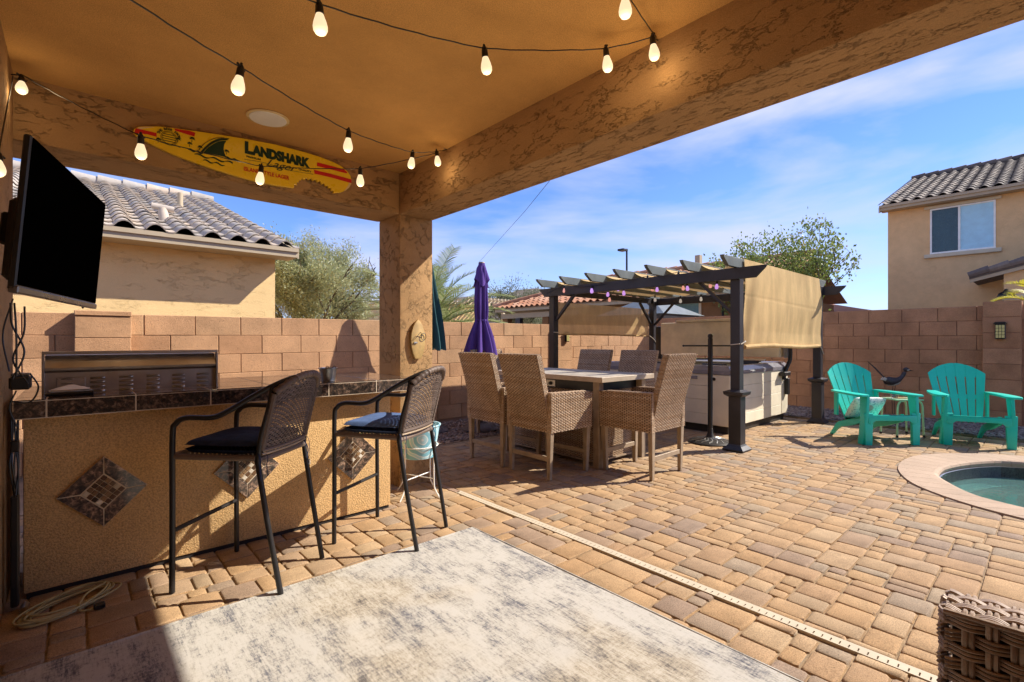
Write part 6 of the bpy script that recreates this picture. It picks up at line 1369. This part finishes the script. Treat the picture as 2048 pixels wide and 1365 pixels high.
def tree(name, label, base, limbs, crown, mat, nleaf, lw, ll, seed, up=.35, clump=.16, fill=1.0, twig=.004, trunk_r=.09, split_z=.6, bushy=1.0):
    """limbs rise from a low fork; twigs end in leafy sprays inside an uneven crown envelope"""
    r = random.Random(seed); t = thing(name, label, 'tree', base); wood = G(); tips = []
    cx_, cy_, cz_, rx, ry, rz = crown
    wood.tube(bez([(0, 0, -.1), (.02, .01, split_z*.5), (0, 0, split_z)], 4), [trunk_r]*8+[trunk_r*.85], 8)
    def ok(p, k=1.0): return ((p.x-cx_)/rx)**2+((p.y-cy_)/ry)**2+((p.z-cz_)/rz)**2 < k
    def grow(p, d, L_, rad, lev):
        pts = [p]; q = p.copy(); dd = d.copy(); n = 5
        for k in range(n):
            if k > 1 and not ok(q, 1.05): break
            dd = (dd+Vector((r.gauss(0, .10), r.gauss(0, .10), r.gauss(0, .06)+up*.12))).normalized(); q = q+dd*L_/n; pts.append(q.copy())
        wood.tube(pts, [rad*(1-.5*k/n) for k in range(len(pts))], 5 if lev else 7)
        if lev >= 3 or (lev >= 2 and not ok(q, 1.05)): tips.append((q, dd)); tips.append((pts[min(3, len(pts)-1)], dd)); return
        for k in range(r.choice([3, 4]) if lev < 2 else 3):
            s_ = pts[min(len(pts)-1, r.randint(2, 5))]; nd = (dd+Vector((r.gauss(0, .55), r.gauss(0, .55), r.gauss(.05, .35)))).normalized()
            if ok(s_, 1.3): grow(s_, nd, L_*r.uniform(.5, .72), rad*.5, lev+1)
        tips.append((q, dd))
    for k in range(limbs):
        a = 2*math.pi*(k+r.random()*.6)/limbs; sp = r.uniform(.35, .9)
        grow(Vector((0, 0, split_z-.05)), Vector((math.cos(a)*sp*rx/rz, math.sin(a)*sp*ry/rz, 1)).normalized(), rz*r.uniform(.9, 1.2), trunk_r*.55, 0)
    wood.obj('trunk', 'bark', t, smooth=True)
    tips = [q for q in tips if ok(q[0], 1.25)]
    rg = np.random.default_rng(seed); idx = rg.integers(0, len(tips), nleaf); base_p = np.array([tips[i][0][:] for i in idx]); dn = np.array([tips[i][1][:] for i in idx])
    sz = rg.uniform(.5, 1.3, len(tips))[idx][:, None]
    P = base_p+rg.normal(0, clump, (nleaf, 3))*sz*np.array([1, 1, .8])-dn*rg.uniform(0, clump*2.2, (nleaf, 1))
    q = (P-np.array([cx_, cy_, cz_]))/np.array([rx, ry, rz]); P_ok = (q**2).sum(1) < .95+.62*np.sin(P[:, 0]*4+P[:, 2]*5)*np.sin(P[:, 1]*5+2*P[:, 2]); P, dn = P[P_ok], dn[P_ok]
    o = leaves('crown', P, dn, mat, t, lw, ll, seed+1); return t
tree('palo_verde_tree', 'yellow green fine leaved tree beside the corner of the pale neighbor house', (4.8, 14.3, 0), 8, (-.1, 0, 2.5, 2.3, 2.0, 1.85), 'leafa', 120000, .022, .09, 11, clump=.24, trunk_r=.10, split_z=.7)
tree('slender_tree', 'airy green tree with upright shoots between the pergola and the two storey house', (16.0, 5.6, 0), 10, (0, 0, 2.95, 2.0, 2.0, 2.25), 'leafb', 17000, .06, .09, 23, up=.9, clump=.15, trunk_r=.07, split_z=.5)
tree('grey_green_tree', 'rounded grey green tree beyond the clay roof, left of the pergola', (19.6, 21.6, 0), 7, (0, 0, 3.4, 2.3, 2.3, 1.9), 'leafg', 30000, .045, .10, 31, clump=.34, trunk_r=.12, split_z=1.2)
tree('far_shrub_tree', 'dark green tree seen through the open patio of the clay roof house', (23.5, 24.5, 0), 6, (0, 0, 1.9, 2.6, 2.6, 1.5), 'leafg', 12000, .06, .12, 37, clump=.3, trunk_r=.08, split_z=.4)
tree('backyard_tree', 'small green tree low behind the palm and the tan house', (9.6, 16.5, 0), 6, (0, 0, 2.4, 1.5, 1.5, 1.4), 'leafa', 16000, .03, .09, 41, clump=.22, trunk_r=.07, split_z=.5)
def palm(name, label, base, crown_z, n, L_, mat, seed, leaf=.34, droop=1.0, up0=.15, trunk=.12):
    r = random.Random(seed); t = thing(name, label, 'palm', base)
    G().tube([(0, 0, -.1), (0, 0, crown_z)], [trunk*1.15, trunk], 10).obj('trunk', 'bark', t, smooth=True)
    for k in range(n):
        a = 2.4*k+r.uniform(-.2, .2); el = R(84-78*(k/n)**.8+r.uniform(-6, 6)); l_ = L_*r.uniform(.85, 1.1); pts = []; p = Vector((0, 0, crown_z)); e = el
        for i in range(16):
            pts.append(p.copy()); p = p+Vector((math.cos(a)*math.cos(e), math.sin(a)*math.cos(e), math.sin(e)))*l_/15; e -= droop*(.035+.008*i)
        g = G().tube(pts, [.016*(1-.8*i/15) for i in range(16)], 5)
        for i in range(2, 60):
            q = i/60*15; i0 = int(q); c = pts[i0].lerp(pts[min(15, i0+1)], q-i0); d = (pts[min(15, i0+1)]-pts[max(0, i0-1)]).normalized(); side = d.cross(Vector((0, 0, 1))).normalized(); upv = side.cross(d)
            ln = leaf*(math.sin(math.pi*min(1, (i+6)/72))**.6)*r.uniform(.85, 1.1)
            for s in (-1, 1):
                dd = (side*s*.75+d*.75+upv*(.45-.3*r.random())+Vector((0, 0, -.15))).normalized(); w_ = d*.010
                m_ = c+dd*ln*.55+upv*.0; e_ = c+dd*ln+Vector((0, 0, -.12*ln))
                g.add([c-w_, m_-w_*.9, e_, m_+w_*.9, c+w_], [(0, 1, 3, 4), (1, 2, 3)])
        g.obj('frond', mat, t)
    return t
palm('date_palm', 'arching green palm behind the two closed umbrellas', (5.25, 8.3, 0), 1.35, 46, 1.75, 'leafc', 3, .36, .8)
palm('yellow_palm', 'yellow fronds of a small palm at the right edge above the brown wall', (14.5, .10, 0), 1.75, 14, 1.0, 'leafy', 8, .30, 1.2)
t = thing('barn_lamp', 'small black lamp on the porch post above the brown pilaster', 'lamp', (20.0, .95, 2.55))
G().lathe([(.20, -.10), (.16, 0), (.06, .06), (.03, .12)], 14).obj('shade', 'blackp', t, smooth=True)
# lettering becomes plain meshes
dg = bpy.context.evaluated_depsgraph_get(); bpy.context.view_layer.update()
for o in [o for o in bpy.data.objects if o.type == 'FONT']:
    me = bpy.data.meshes.new_from_object(o.evaluated_get(dg)); n = bpy.data.objects.new('lettering_tmp', me); COL.objects.link(n)
    n.parent = o.parent; n.location = o.location; n.rotation_euler = o.rotation_euler; n.scale = o.scale
    nm = o.name; bpy.data.objects.remove(o); n.name = nm
